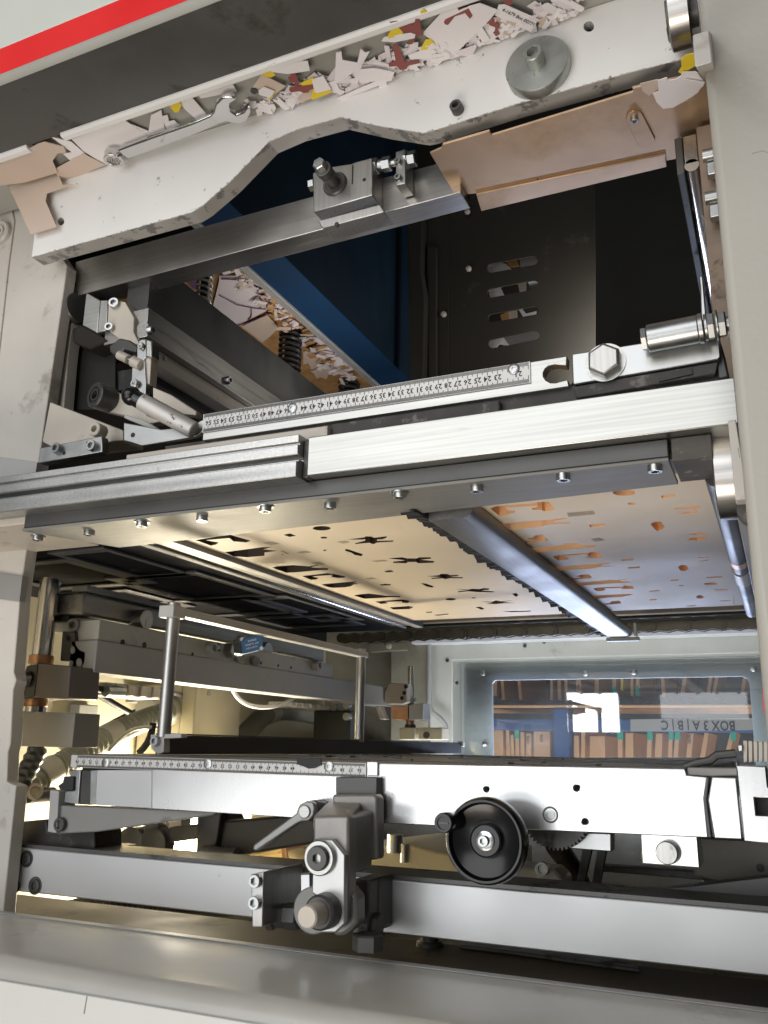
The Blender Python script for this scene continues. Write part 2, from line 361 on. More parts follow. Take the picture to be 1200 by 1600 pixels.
for i, (x, y, r) in enumerate(((920, 41, .0048), (95, 346, .0034))):
    p = pt(x, y, Y=PY+.012); G().cyl(p, p+Vector((0, .006, 0)), r*1.1, 16).out('dark_hole', M['oily'], t)
p = pt(843, 112, Y=PY); dd = G().lathe(p, (0, -1, 0), [(0, .0355), (.0125, .0355), (.014, .0345), (.014, .0001)], 56).out('washer_disc', M['disc'], t)
G().lathe(p+Vector((0, -.0138, 0)), (0, -1, 0), [(0, .0105), (.0165, .0105), (.0175, .0095), (.0175, .0062), (.009, .006), (.009, .0002)], 28, hexfrom=3).out('socket_bolt', M['disc'], dd)
p = pt(716, 173, Y=PY); G().socket(p, (0, -1, 0), .0072, .011).out('socket_bolt', M['dark'], t)

# ------------------------------------------------------------------ tan cover plate
CZ = .6625
t = thing('cover_plate', 'dusty tan metal cover plate under the right half of the white crossbar', 'cover plate', (-.2, .87, CZ))
cp = [(672, 240), (690, 232), (692, 226), (765, 205), (768, 212), (990, 144), (988, 138), (1125, 108), (1130, 232), (1040, 252), (845, 290), (840, 278), (836, 292), (712, 306)]
G().pz(CZ, cp, .003).out('top_plate', M['copper'], t, .0006)
G().pz(CZ-.0028, [(744, 304), (838, 284), (1040, 241), (1042, 261), (752, 330)], .0026).out('flange', M['copper'], t, .0006)
tb = G().pz(CZ-.0022, [(980, 180), (990, 173), (1002, 176), (1024, 218), (1018, 228), (1004, 232), (996, 226), (978, 188)], .002).out('latch_tab', M['copper'], t, .0006)
p = pt(991, 184, Z=CZ-.0022); G().socket(p, (0, 0, -1), .0042, .005).out('screw', M['zinc'], tb)
def flap(name, label, cat, m, Z, px, d=.0007, tilt=None):
    o = G().pz(Z, px, d).out(name, m); return tag(o, label, cat)
flap('card_scrap', 'yellow rounded card scrap stuck at the right end of the white crossbar', 'card scrap', M['yellow'], CZ-.004, [(1064, 93), (1072, 86), (1084, 83), (1087, 103), (1078, 108), (1066, 116), (1060, 113), (1065, 104)])
flap('card_scrap', 'crumpled white card scrap lying on the tan cover plate beside the right housing', 'card scrap', M['paper'], CZ-.008, [(1028, 126), (1042, 121), (1043, 126), (1056, 124), (1064, 119), (1066, 113), (1088, 112), (1101, 129), (1090, 145), (1080, 152), (1052, 168), (1036, 170), (1026, 160), (1020, 146), (1029, 143)])
flap('card_scrap', 'folded strip of white card on top of the crumpled scrap at the right', 'card scrap', M['paper'], CZ-.012, [(1070, 124), (1101, 129), (1098, 136), (1071, 129)])
flap('card_scrap', 'tan card scrap peeking from behind the crumpled white scrap', 'card scrap', M['card'], CZ-.005, [(1000, 131), (1029, 124), (1029, 138), (1014, 150), (1004, 142)])

# ------------------------------------------------------------------ roller and housing at the right
p = pt(1064, 22, Y=.762); t = thing('bearing_roller', 'polished steel bearing roller at the top right beside the housing', 'roller', p)
G().lathe(p+Vector((-.012, 0, 0)), (1, 0, 0), [(0, .024), (0, .031), (.0015, .033), (.0195, .033), (.021, .031), (.021, .024)], 56).out('outer_ring', M['steel'], t)
G().lathe(p+Vector((-.014, 0, 0)), (1, 0, 0), [(0, .016), (.03, .016)], 32).out('inner_ring', M['dark'], t)
p = pt(1057, 58, Y=PY); t2 = G().socket(p, (0, -1, 0), .0085, .016).out('socket_bolt', M['dark']); tag(t2, 'dark socket bolt in the white crossbar half behind the steel roller', 'bolt')
g = G().box(-.0115, .01, .70, .80, .712, .80); o = g.out('end_block', M['white'], None, .001); tag(o, 'white painted block behind the top right roller', 'block')
o = G().pX(-.0135, [(1082, 55), (1096, 60), (1104, 128), (1098, 124), (1086, 105)], .01).out('side_bracket', M['column'], None, .001); tag(o, 'narrow beige bracket wedged between white crossbar and right housing', 'bracket')
hx = [pt(1088, 0, Y=.55), pt(1148, 600, Y=.55), pt(1196, 1060, Y=.55)]
o = G().box(-.0095, .45, .55, .60, -.40, .9).out('right_housing', M['beige'], None, .006, seg=4); o.name = 'housing_panel'; HP = o; tag(o, 'large beige orange-peel painted housing panel along the right side', 'housing')
ORG['housing_panel'] = ORG.get('housing_panel', HP.location.copy())
for path in ([(1072, 336), (1077, 345), (1079, 356), (1076, 364)], [(1128, 700), (1131, 716)], [(1150, 240), (1168, 236), (1174, 239)], [(1120, 930), (1122, 944)] ):
    path = [pt(x+25, y, Y=.5499) for x, y in path]; G().tube(path, .00022, 5).out('scratch', M['grey'], HP)
o = G().py(.556, [(1191, 1062), (1200, 1062), (1206, 1112), (1193, 1110)], .01).out('red_mark', M['red']); tag(o, 'small red strip at the right edge beside the rear window', 'strip')

# right inner rail seen in the upper opening
t = thing('guide_rail', 'worn guide rail with a bright glare along the right wall of the upper opening', 'rail', (-.012, .95, .55))
def yz(X, px): return [pt(x, y, X=X) for x, y in px]
G().box(-.0525, -.0445, .87, 1.45, .604, .650).out('rail_lip', M['dark'], t, .001)
G().cyl((-.0370, .87, .612), (-.0370, 1.45, .612), .0075, 28).out('glare_rod', M['purpleboard'], t)  # mirror rod, rounded on purpose to catch a bright glare line
G().box(-.0440, -.0295, .87, 1.45, .614, .650).out('rail_face', M['steely'], t, .001)
G().box(-.0290, .03, .86, 1.45, .30, .650).out('rusty_side', mat('rusty_side_plate', (.30, .22, .16), .5, .3, var=.3, vscale=20, dirt=(.12, .09, .06), damt=.4, dscale=14), t, .001)
for k, (x, y) in enumerate(((1106, 243), (1110, 309))):
    p = pt(x, y, Y=.84); G().cyl(p+Vector((-.005, 0, 0)), p+Vector((.02, 0, 0)), .0068, 20).out('pin', M['zinc'], t)
    G().box(p.x-.002, p.x+.02, p.y+.001, p.y+.012, p.z-.022, p.z-.0075).out('clamp', M['zinc'], t, .001)

# ------------------------------------------------------------------ left column
t = thing('left_column', 'scuffed beige machine column down the left edge with stepped notches', 'column', (-.95, .84, -.3))
cpx = [(-160, 260), (30, 300), (105, 415), (60, 722), (44, 838), (34, 905), (30, 942), (21, 1050), (25, 1062), (20, 1078), (16, 1162), (12, 1175), (10, 1222), (25, 1228), (5, 1420), (3, 1500), (-200, 1500)]
G().py(.845, cpx, .02).out('column_body', M['column'], t, .0015)
G().py(.842, [(-40, 290), (12, 298), (22, 345), (12, 420), (-8, 600), (-40, 690)], .01).out('side_plate', M['column'], t, .001)
G().py(.842, [(-60, 886), (35, 900), (30, 940), (-60, 928)], .01).out('grey_band', M['grey'], t, .0006)
G().py(.842, [(-60, 706), (58, 722), (52, 760), (-60, 745)], .01).out('grey_band', M['greyl'], t, .0006)
p = pt(3, 366, Y=.842); b = G().lathe(p, (0, -1, 0), [(0, .020), (.006, .020), (.008, .018), (.008, .0145), (.005, .0135), (.005, .011), (.0085, .0105), (.0085, .0065), (.003, .006), (.003, .0001)], 40).out('bearing_cap', M['column'], t)
G().cyl(p+Vector((0, -.0045, 0)), p+Vector((0, .002, 0)), .0062, 20).out('centre_hole', M['oily'], b)
# pale vertical strip right of the column
o = G().py(.872, [(122, 410), (117, 450), (88, 632), (99, 640), (106, 560), (125, 412)], .02).out('vertical_strip', M['column'], None, .001); tag(o, 'narrow pale vertical strip beside the left column under the white crossbar', 'strip')
o = G().py(.90, [(95, 410), (180, 410), (180, 640), (60, 640)], .004).out('gap_shade', M['void']); tag(o, 'dark sheet painting in the shade of the gap beside the left column', 'plate')  # added dark sheet, painted shade for the open gap
o = G().py(.80, [(78, 628), (192, 672), (192, 688), (84, 700), (66, 690)], .04).out('grimy_block', M['grimy'], None, .0012); tag(o, 'grimy pale angular block at the foot of the left column', 'block')

# ------------------------------------------------------------------ scraps and spanner on the ledge
g = G()
g.pz(LZ-.006, [(-10, 262), (60, 225), (70, 222), (100, 230), (103, 238), (90, 240), (82, 252), (90, 270), (40, 285), (0, 290)], .0012)
g.py(.789, [(0, 262), (84, 256), (98, 289), (116, 287), (73, 302), (71, 314), (88, 354), (48, 366)], .0012)
o = g.out('cardboard_flap', M['card']); tag(o, 'large tan cardboard flap with a rounded notch over the left end of the white crossbar', 'cardboard')
flap('card_scrap', 'tan card scrap with a ragged edge left of the spanner ring', 'card scrap', M['card'], LZ-.004, [(84, 265), (130, 240), (165, 258), (140, 268), (126, 280), (122, 290), (118, 280), (96, 284)])
flap('card_scrap', 'white card strip with a tab near the gap in the pale lip', 'card scrap', M['paper'], LZ-.003, [(80, 214), (112, 222), (136, 243), (130, 254), (115, 256), (98, 240), (112, 238)])
flap('card_scrap', 'broad white card sheet behind the ring end of the spanner', 'card scrap', M['paper'], LZ-.002, [(112, 218), (195, 188), (235, 215), (190, 240), (165, 258), (130, 236)])
flap('card_scrap', 'triangular white card scrap above the spanner handle', 'card scrap', M['paper'], LZ-.0012, [(195, 190), (232, 205), (236, 180), (252, 172), (258, 205), (226, 218)])
flap('card_scrap', 'jagged white card scrap touching the spanner handle', 'card scrap', M['paper'], LZ-.001, [(252, 182), (262, 180), (264, 190), (272, 188), (284, 200), (262, 206)])
flap('card_scrap', 'small yellow torn scrap left of the spanner jaw', 'card scrap', M['yellow'], LZ-.004, [(266, 163), (280, 158), (284, 165), (279, 175), (273, 176), (266, 168)])
flap('card_scrap', 'white card strip pointing at the spanner jaw', 'card scrap', M['paper'], LZ-.002, [(280, 160), (298, 150), (324, 180), (308, 188), (290, 172)])
flap('card_scrap', 'white wedge of card between pale lip and spanner jaw', 'card scrap', M['paper'], LZ-.002, [(306, 145), (362, 128), (370, 143), (314, 154)])
# spanner
SZ = LZ-.020
t = thing('spanner', 'chrome combination spanner lying along the ledge above the white crossbar', 'spanner', pt(270, 215, Z=SZ))
jaw = zz([(985, 548), (1000, 530), (1010, 490), (1040, 460), (1075, 454), (1105, 458), (1106, 470), (1078, 486), (1074, 505), (1084, 524), (1108, 540), (1140, 528), (1156, 506), (1172, 500), (1174, 530), (1155, 570), (1130, 582), (1095, 580), (1060, 572), (1020, 585)], 3, 0, 0)
G().pz(SZ, jaw, .008).out('open_jaw', M['chrome'], t, .0018, seg=3)
han = zz([(548, 708), (700, 650), (900, 580), (992, 540), (1030, 582), (920, 630), (740, 698), (600, 748)], 3, 0, 0)
G().pz(SZ+.001, han, .006).out('handle', M['chrome'], t, .0022, seg=3)
pc = pt(178, 249, Z=SZ); g = G()
n = 48; ro, ri = .0135, .0092; vs = []; 
for k in range(n):
    a = 2*math.pi*k/n; rr = ri*(1+.10*(1 if (k//2) % 2 else -1)); d1 = Vector((math.cos(a), math.sin(a), 0)); vs.append((d1*ro, d1*rr))
ring_o = [pc+v[0]+Vector((0, 0, -.003)) for v in vs]; ring_i = [pc+v[1]+Vector((0, 0, -.003)) for v in vs]
g.prism(ring_o, (0, 0, .012), [ring_i]); g.out('ring_end', M['chrome'], t, .0012)
# special scraps of the pile
def S(pts): return zz(pts, 2.4, 350, 0)
sp = [
 ('maroon bar with a round bump standing upright at the left of the pile', 'maroon', [(244, 256), (252, 250), (260, 254), (268, 280), (276, 290), (282, 318), (270, 322), (262, 308), (246, 306), (240, 292), (250, 286)]),
 ('maroon bar with a round bump lying level below the upright one', 'maroon', [(244, 338), (246, 330), (280, 324), (350, 316), (354, 324), (346, 330), (322, 336), (316, 346), (298, 348), (286, 342), (250, 346)]),
 ('maroon T-shaped scrap in the middle of the pile', 'maroon', [(632, 172), (650, 166), (666, 205), (680, 232), (728, 226), (734, 236), (690, 246), (684, 258), (660, 262), (648, 248), (620, 250), (616, 238), (644, 230)]),
 ('maroon scrap shaped like a cross under the pale lip', 'maroon', [(620, 86), (650, 80), (690, 88), (712, 92), (718, 70), (734, 70), (738, 100), (748, 128), (726, 138), (706, 122), (680, 126), (640, 100)]),
 ('short maroon scrap end below the maroon cross', 'maroon', [(696, 134), (712, 130), (716, 150), (706, 166), (694, 166), (690, 150)]),
 ('maroon bar lying across the big white card', 'maroon', [(824, 84), (850, 40), (862, 20), (880, 22), (884, 40), (914, 24), (932, 56), (922, 68), (904, 48), (866, 62), (840, 94), (828, 92)]),
 ('maroon bar with a bump right of the big white card', 'maroon', [(976, 62), (990, 54), (1006, 66), (1016, 84), (1032, 88), (1034, 102), (1026, 110), (1034, 130), (1020, 138), (1008, 122), (998, 96)]),
 ('dark maroon scrap at the top edge of the picture', 'maroon', [(1040, -4), (1076, -6), (1082, 12), (1068, 22), (1050, 10)]),
 ('yellow torn scrap at the left end of the pile', 'yellow', [(142, 268), (156, 260), (188, 274), (192, 284), (176, 292), (146, 284)]),
 ('yellow corner scrap on the end of a small white card', 'yellow', [(166, 346), (178, 336), (190, 344), (178, 372), (164, 370)]),
 ('yellow L-shaped scrap next to the level maroon bar', 'yellow', [(286, 314), (334, 294), (344, 316), (334, 340), (400, 336), (404, 346), (336, 370), (326, 368), (336, 318), (296, 324)]),
 ('yellow scrap sticking out under the maroon cross', 'yellow', [(612, 136), (626, 114), (652, 90), (676, 80), (680, 88), (660, 106), (672, 124), (620, 142)]),
 ('yellow scrap below the left corner of the big white card', 'yellow', [(738, 182), (756, 150), (776, 148), (792, 164), (770, 172), (760, 186), (742, 188)]),
 ('small yellow scrap next to the pale lip above the pile', 'yellow', [(736, 44), (750, 34), (762, 42), (752, 54), (738, 52)]),
 ('big white card with a pink edge in the pile', 'paper', [(744, 130), (850, 12), (862, 6), (880, 40), (920, 22), (960, 10), (1028, 34), (984, 86), (864, 206), (800, 168)]),
 ('white business-card-like slip with faint print at the upper right of the pile', 'paper', [(1030, 20), (1052, 18), (1180, 72), (1150, 118), (1016, 58)]),
 ('tan square scrap at the left of the pile', 'card', [(108, 328), (140, 282), (232, 322), (190, 352), (130, 330)]),
 ('tan scrap under the level maroon bar', 'card', [(272, 346), (336, 334), (330, 366), (288, 388)]),
 ('white card with stubby legs hanging over the white crossbar', 'paper', [(418, 372), (440, 360), (560, 310), (606, 288), (632, 290), (630, 304), (610, 308), (610, 334), (586, 344), (580, 322), (470, 362), (466, 394), (442, 396), (438, 374)]),
 ('white comb-shaped card above the stubby card', 'paper', [(512, 262), (560, 256), (600, 262), (640, 270), (630, 292), (520, 314), (500, 296)]),
 ('white wavy card right of the maroon T', 'paper', [(690, 210), (740, 190), (790, 182), (780, 206), (840, 196), (850, 206), (780, 218), (700, 224)]),
 ('white card slip below the big white card', 'paperpink', [(866, 196), (944, 168), (948, 176), (930, 212), (880, 208)]),
 ('white two-lobed card with a hole at the foot of the pile', 'paper', [(776, 224), (850, 206), (846, 220), (820, 228), (800, 248), (776, 246)]),
 ('white card wedge beside the washer disc', 'paper', [(940, 110), (970, 104), (998, 150), (970, 162)]),
 ('upright white cross card in the middle of the pile', 'paper', [(420, 200), (440, 196), (444, 226), (500, 236), (512, 186), (530, 200), (546, 196), (520, 240), (498, 320), (486, 270), (440, 300), (416, 306)]),
 ('long white card under the pale lip at the left of the pile', 'paper', [(160, 250), (190, 236), (314, 232), (322, 266), (240, 276), (180, 268)]),
 ('small white card with a yellow end left of the pile', 'paper', [(130, 340), (150, 326), (190, 342), (172, 368), (132, 356)]),
 ('white card holding the yellow L-shaped scrap', 'paper', [(330, 300), (372, 284), (402, 334), (340, 352)]),
 ('white strip of card with a round end under the maroon cross', 'paper', [(600, 142), (700, 122), (718, 128), (714, 142), (640, 160), (590, 158)]),
]
order = {'card': .0035, 'paper': .006, 'paperpink': .005, 'yellow': .0075, 'maroon': .009}
for i, (lb, mt, px) in enumerate(sp):
    z = LZ+.004-order[mt]-.00013*i-.004
    if 'big white' in lb: z = LZ-.0085
    if 'stubby' in lb: z = LZ-.014
    q = [pt(x, y, Z=z) for x, y in S(px)]
    cx = sum(p.x for p in q)/len(q); cyy = sum(p.y for p in q)/len(q); tx, ty = random.uniform(-.05, .05), random.uniform(-.08, .05)
    q = [p+Vector((0, 0, (p.x-cx)*tx+(p.y-cyy)*ty)) for p in q]
    o = G().prism(q, (0, 0, .0006)).out('card_scrap', M[mt]); tag(o, lb, 'card scrap')
    if 'print' in lb:
        g = G(); q0 = pt(*S([(1105, 66)])[0], Z=z-.0009); du = (pt(*S([(1150, 88)])[0], Z=z-.0009)-q0).normalized(); dv = Vector((0, 0, 1)).cross(du)
        text_polys('4-1679 Bot 00771', .006, lambda u, v: q0+du*u-dv*v, None, g); g.out('print', M['ink'], o)
# loose plain scraps: individually placed
NEAR = [('the two crossed maroon bars', 468, 130), ('the yellow L-shaped scrap', 500, 140), ('the upright white cross card', 555, 105), ('the stubby card hanging over the crossbar', 560, 140), ('the maroon T-shaped scrap', 630, 95), ('the maroon cross', 640, 42),
        ('the yellow scrap under the maroon cross', 618, 48), ('the big white card', 700, 40), ('the slip with faint print', 800, 28), ('the washer disc', 850, 30), ('the dark maroon scrap at the top edge', 790, 4), ('the tan square scrap', 420, 130), ('the small yellow scrap by the pale lip', 662, 18), ('the two-lobed card', 690, 95)]
CNT = {}
rs = random.Random(11)
def shape(r_):
    global SHN; k = rs.random(); SHN = 'straight-edged' if k < .35 else 'cross-shaped' if k < .6 else 'winged' if k < .8 else 'round-ended'
    if k < .35: a, b = r_*rs.uniform(.7, 1.4), r_*rs.uniform(.25, .6); P = [(-a, -b), (a, -b*rs.uniform(.6, 1)), (a*rs.uniform(.7, 1), b), (-a, b*rs.uniform(.5, 1))]
    elif k < .6: a = r_; b = r_*.32; P = [(-a, -b), (-b, -b), (-b, -a), (b, -a), (b, -b), (a, -b), (a, b), (b, b), (b, a*.6), (-b, a*.6), (-b, b), (-a, b)]
    elif k < .8: P = [(-r_, -.3*r_), (0, -.6*r_), (r_, -.1*r_), (.5*r_, .2*r_), (.8*r_, .7*r_), (-.1*r_, .3*r_), (-.8*r_, .6*r_)]
    else: P = [(-r_, -.35*r_), (.5*r_, -.35*r_)]+[(.5*r_+.35*r_*math.sin(t), -.35*r_*math.cos(t)) for t in (.5, 1, 1.57, 2.1, 2.6)]+[(.5*r_, .35*r_), (-r_, .35*r_), (-.6*r_, 0)]
    return P
LIT = G()
for k in range(230):
    u = rs.random()
    px = 395+ (u**.8)*520; x0, y0 = px, 0
    line = 145-(px-395)*.26               # lip line in the picture, used to lay out the heap along the ledge
    wdt = 62+min(1, max(0, (px-440)/150))*22
    p = pt(px, line+14+rs.random()**.9*wdt, Z=LZ-.004)
    if p.y > .797: p.y = .797-rs.random()*.03
    if p.y < .737: p.y = .737+rs.random()*.02
    a = rs.uniform(0, 6.28); r_ = rs.uniform(.0075, .0135) if k < 150 else rs.uniform(.005, .0075); tx, ty = rs.uniform(-.12, .12), rs.uniform(-.12, .12); zz0 = LZ-.0005-rs.random()*.008
    q = []
    for x, y in shape(r_):
        X, Y = x*math.cos(a)-y*math.sin(a), x*math.sin(a)+y*math.cos(a)
        q.append(Vector((p.x+X, min(max(p.y+Y, .7335), .7985), zz0+X*tx+Y*ty)))
    m_ = M['paper'] if rs.random() < .72 else M['paperpink'] if rs.random() < .8 else M['card']
    if k >= 150:
        LIT.prism(q, (0, 0, .0006), mi=0 if m_ is M['paper'] else 1); continue
    o = G().prism(q, (0, 0, .0006)).out('card_scrap', m_)
    nm = {'white_card': 'white', 'pinkish_card': 'pinkish', 'tan_card': 'tan'}[m_.name]
    d = q[0]; cam_d = Vector((d.dot(RT), d.dot(DN), d.dot(FW))); ix, iy = 600+FPX*cam_d.x/cam_d.z, 800+FPX*cam_d.y/cam_d.z
    nr = min(NEAR, key=lambda n: (n[1]-ix)**2+(n[2]-iy)**2)[0]
    side = 'near the pale lip' if q[0].y < .757 else 'near the white crossbar' if q[0].y > .782 else 'mid-ledge'
    lb = f'{nm} {SHN} card scrap {side} by {nr}'
    tag(o, lb, 'card scrap', f'loose {nm} scraps heaped on the ledge')
o = LIT.out('card_litter', [M['paper'], M['paperpink']]); tag(o, 'tiny white card offcuts filling the gaps of the scrap heap on the ledge', 'card litter', None, 'stuff')
# ------------------------------------------------------------------ upper opening: steel crossbar, guide block
t = thing('steel_crossbar', 'brushed steel crossbar running behind the arch of the white plate', 'crossbar', (-.6, .87, .64))
f4 = [pt(118, 409, Y=.87), pt(488, 307, Y=.87), pt(720, 246, Y=.87), pt(720, 300, Y=.87), pt(400, 386, Y=.87), pt(118, 463, Y=.87)]
G().prism(f4, (0, .036, 0)).out('bar', M['steel'], t, .0008)
BY = .838
t = thing('guide_block', 'grimy steel guide block with a protruding hex bolt on the steel crossbar', 'block', pt(540, 330, Y=BY))
def z4(p): return zz(p, 3, 380, 180)
blk = z4([(325, 270), (420, 240), (512, 226), (516, 222), (605, 198), (605, 374), (330, 455)])
G().py(BY, blk, .032).out('block_body', M['steelz'], t, .0012)
G().py(BY+.002, z4([(350, 495), (640, 418), (660, 452), (372, 530)]), .03).out('base_plate', M['steelz'], t, .001)
p = pt(*z4([(432, 325)])[0], Y=BY); q = pt(*z4([(432, 325)])[0], Y=BY)
wr = G().lathe(p, (0, -1, 0), [(0, .0165), (.002, .0165), (.004, .015), (.004, .012), (.003, .0115), (.003, .0095)], 44).out('flange_washer', M['dark'], t)
g = G(); g.lathe(p+Vector((0, -.003, 0)), (0, -1, 0), [(0, .0085), (.012, .0085), (.0125, .0098), (.018, .0098), (.0185, .0085), (.024, .0085), (.0245, .0105), (.031, .0105), (.0315, .009)], 32); g.out('spindle', M['dark'], t)
g = G(); g.hexa(p+Vector((0, -.034, 0)), p+Vector((0, -.046, 0)), .0082); g.out('hex_head', M['zinc'], t)
p2 = pt(*z4([(567, 302)])[0], Y=BY-.0003); G().cyl(p2, p2+Vector((0, .002, 0)), .0024, 16).out('pin_hole', M['oily'], t)
p2 = pt(*z4([(437, 510)])[0], Y=BY+.0015); G().cyl(p2, p2+Vector((0, .003, 0)), .003, 16).out('pin_hole', M['oily'], t)
p2 = pt(*z4([(318, 330)])[0], Y=BY+.014); G().hexa(p2+Vector((.006, 0, 0)), p2+Vector((-.002, 0, 0)), .008).out('side_nut', M['zinc'], t)
G().box(pt(*z4([(515, 230)])[0], Y=BY).x-.001, pt(*z4([(515, 230)])[0], Y=BY).x+.0006, BY-.0006, BY+.01, pt(520, 300, Y=BY).z+.004, pt(553, 256, Y=BY).z-.002).out('slit', M['oily'], t)
t = thing('adjuster_bracket', 'zinc adjusting screw with nuts held by a small bracket right of the guide block', 'adjuster', pt(640, 290, Y=BY+.008))
ay = BY+.012
a0 = pt(*z4([(605, 243)])[0], Y=ay); a1 = pt(*z4([(822, 200)])[0], Y=ay)
ad = (a1-a0).normalized()
G().cyl(a0, a1-ad*.006, .0045, 20).out('threaded_rod', M['zinc'], t)
L = (a1-a0).length
for f0, f1, r in ((.02, .14, .0100), (.24, .42, .0092), (.74, .80, .0115), (.80, .96, .0098)):
    G().hexa(a0+ad*L*f0, a0+ad*L*f1, r, ph=.1).out('hex_nut', M['zinc'], t)
G().lathe(a0+ad*L*.16, ad, [(0, .0075), (.005, .0075)], 24).out('washer', M['zinc'], t)
bpx = z4([(714, 172), (758, 158), (760, 318), (716, 330)])
G().py(BY+.003, bpx, .027).out('bracket', M['steelz'], t, .0008)
for c in ((730, 222), (730, 297)):
    p = pt(*z4([c])[0], Y=BY+.003); G().socket(p, (0, -1, 0), .0044, .0055).out('socket_bolt', M['zinc'], t)

# ------------------------------------------------------------------ blue chute, slotted panel, waste heap
t = thing('blue_chute', 'dark blue sheet metal chute inside the upper opening', 'chute', (-.70, 1.3, .78))
G().prism([(-.70, .92, .795), (-.70, 1.70, .795), (-.70, 1.70, 1.6), (-.70, .92, 1.6)], (-.004, 0, 0)).out('side_sheet', M['navyshade'], t)
G().prism([(-.7605, .92, .782), (-.7005, .92, .794), (-.7005, 1.70, .794), (-.7605, 1.70, .782)], (0, 0, .003)).out('lower_flange', M['navy'], t)
G().prism([(-.764, .92, .778), (-.7604, .92, .7786), (-.7604, 1.70, .7786), (-.764, 1.70, .778)], (0, 0, .016)).out('edge_strip', M['greyl'], t)
G().prism([(-.772, .92, .7745), (-.764, .92, .7772), (-.764, 1.70, .7772), (-.772, 1.70, .7745)], (0, 0, .012)).out('edge_strip', M['grey'], t)
t = thing('slotted_panel', 'dark inner panel with four rounded slots at the back of the upper opening', 'panel', (-.45, 1.62, .7))
outer = [pt(x, y, Y=1.62) for x, y in ((700, 290), (930, 240), (930, 640), (700, 650))]
slots = []
for (xa, ya, xb, yb, h) in ((768, 419, 833, 407, 7), (768, 458, 834, 445, 7), (769, 497, 835, 485, 6.5), (770, 537, 836, 524, 7)):
    dx, dy = xb-xa, yb-ya; Ls = math.hypot(dx, dy); dx /= Ls; dy /= Ls; ph = math.atan2(dy, dx); c = []
    for k in range(9): a = ph+math.pi/2+math.pi*k/8; c.append((xa+h*math.cos(a), ya+h*math.sin(a)))
    for k in range(9): a = ph-math.pi/2+math.pi*k/8; c.append((xb+h*math.cos(a), yb+h*math.sin(a)))
    slots.append([pt(x, y, Y=1.62) for x, y in c])
G().prism(outer, (0, .003, 0), slots).out('slotted_sheet', M['inner'], t)
G().py(1.615, [(664, 310), (701, 300), (700, 655), (662, 655)], .004).out('side_strip', M['inner'], t)
G().py(1.60, [(668, 385), (681, 385), (681, 655), (670, 655)], .014).out('hinge_leaf', M['inner'], t, .001)
for (x, y) in ((733, 421), (731, 332), (694, 492)):
    p = pt(x, y, Y=1.614); G().lathe(p, (0, -1, 0), [(0, .006), (.006, .006), (.007, .004)], 16).out('stud', M['grimy'], t)
o = G().py(1.58, [(636, 320), (656, 312), (660, 345), (658, 420), (664, 460), (661, 655), (640, 655)], .03).out('seal_post', M['inner'], None, .003); tag(o, 'brownish rounded post between blue chute and slotted panel', 'post')
# things seen through the slots
o = G().py(1.78, [(740, 360), (860, 340), (860, 580), (740, 590)], .003).out('grey_backing', M['inner']); tag(o, 'dark sheet behind the slots of the slotted panel', 'sheet')
slp = [('white curved scrap in the first slot', 'paper', [(755, 420), (775, 408), (790, 412), (798, 420), (775, 432)]), ('brown scrap in the first slot', 'kraft', [(790, 408), (806, 402), (812, 416), (796, 418)]), ('pale grey plate in the right end of the first slot', 'greyl', [(810, 396), (845, 390), (845, 420), (814, 420)]),
 ('white scrap in the left end of the second slot', 'paper', [(762, 450), (782, 448), (788, 462), (766, 466)]), ('white and tan scrap in the second slot', 'card', [(808, 440), (822, 440), (822, 456), (812, 456)]), ('bright sheet in the right end of the second slot', 'zinc', [(824, 436), (846, 434), (846, 456), (828, 452)]),
 ('orange scrap in the third slot', 'kraft', [(782, 492), (794, 486), (796, 500), (784, 502)]), ('tan scrap in the third slot', 'card', [(790, 486), (808, 484), (808, 500), (792, 500)]), ('white bent scrap in the third slot', 'paper', [(808, 480), (814, 480), (822, 490), (838, 486), (838, 494), (818, 496)]),
 ('white scrap in the left end of the fourth slot', 'paper', [(760, 528), (786, 526), (796, 540), (780, 538), (772, 548), (760, 546)]), ('grey sheet filling the fourth slot', 'grey', [(786, 515), (850, 510), (850, 545), (786, 548)])]
for i, (lb, m_, px) in enumerate(slp):
    o = G().py(1.66+.004*(i % 3), px, .001).out('card_scrap', M[m_]); tag(o, lb+' of the slotted panel', 'card scrap')
l = bpy.data.lights.new('slot_fill_light', 'AREA'); l.size = .25; l.energy = 1.6; l.color = (1, .97, .92)  # added, unseen; lights the pieces behind the slots
o = bpy.data.objects.new('slot_fill_light', l); C.objects.link(o); o.location = (-.25, 1.645, .80); o.rotation_euler = (Vector((-.45, 1.70, .95))-o.location).to_track_quat('-Z', 'Y').to_euler()
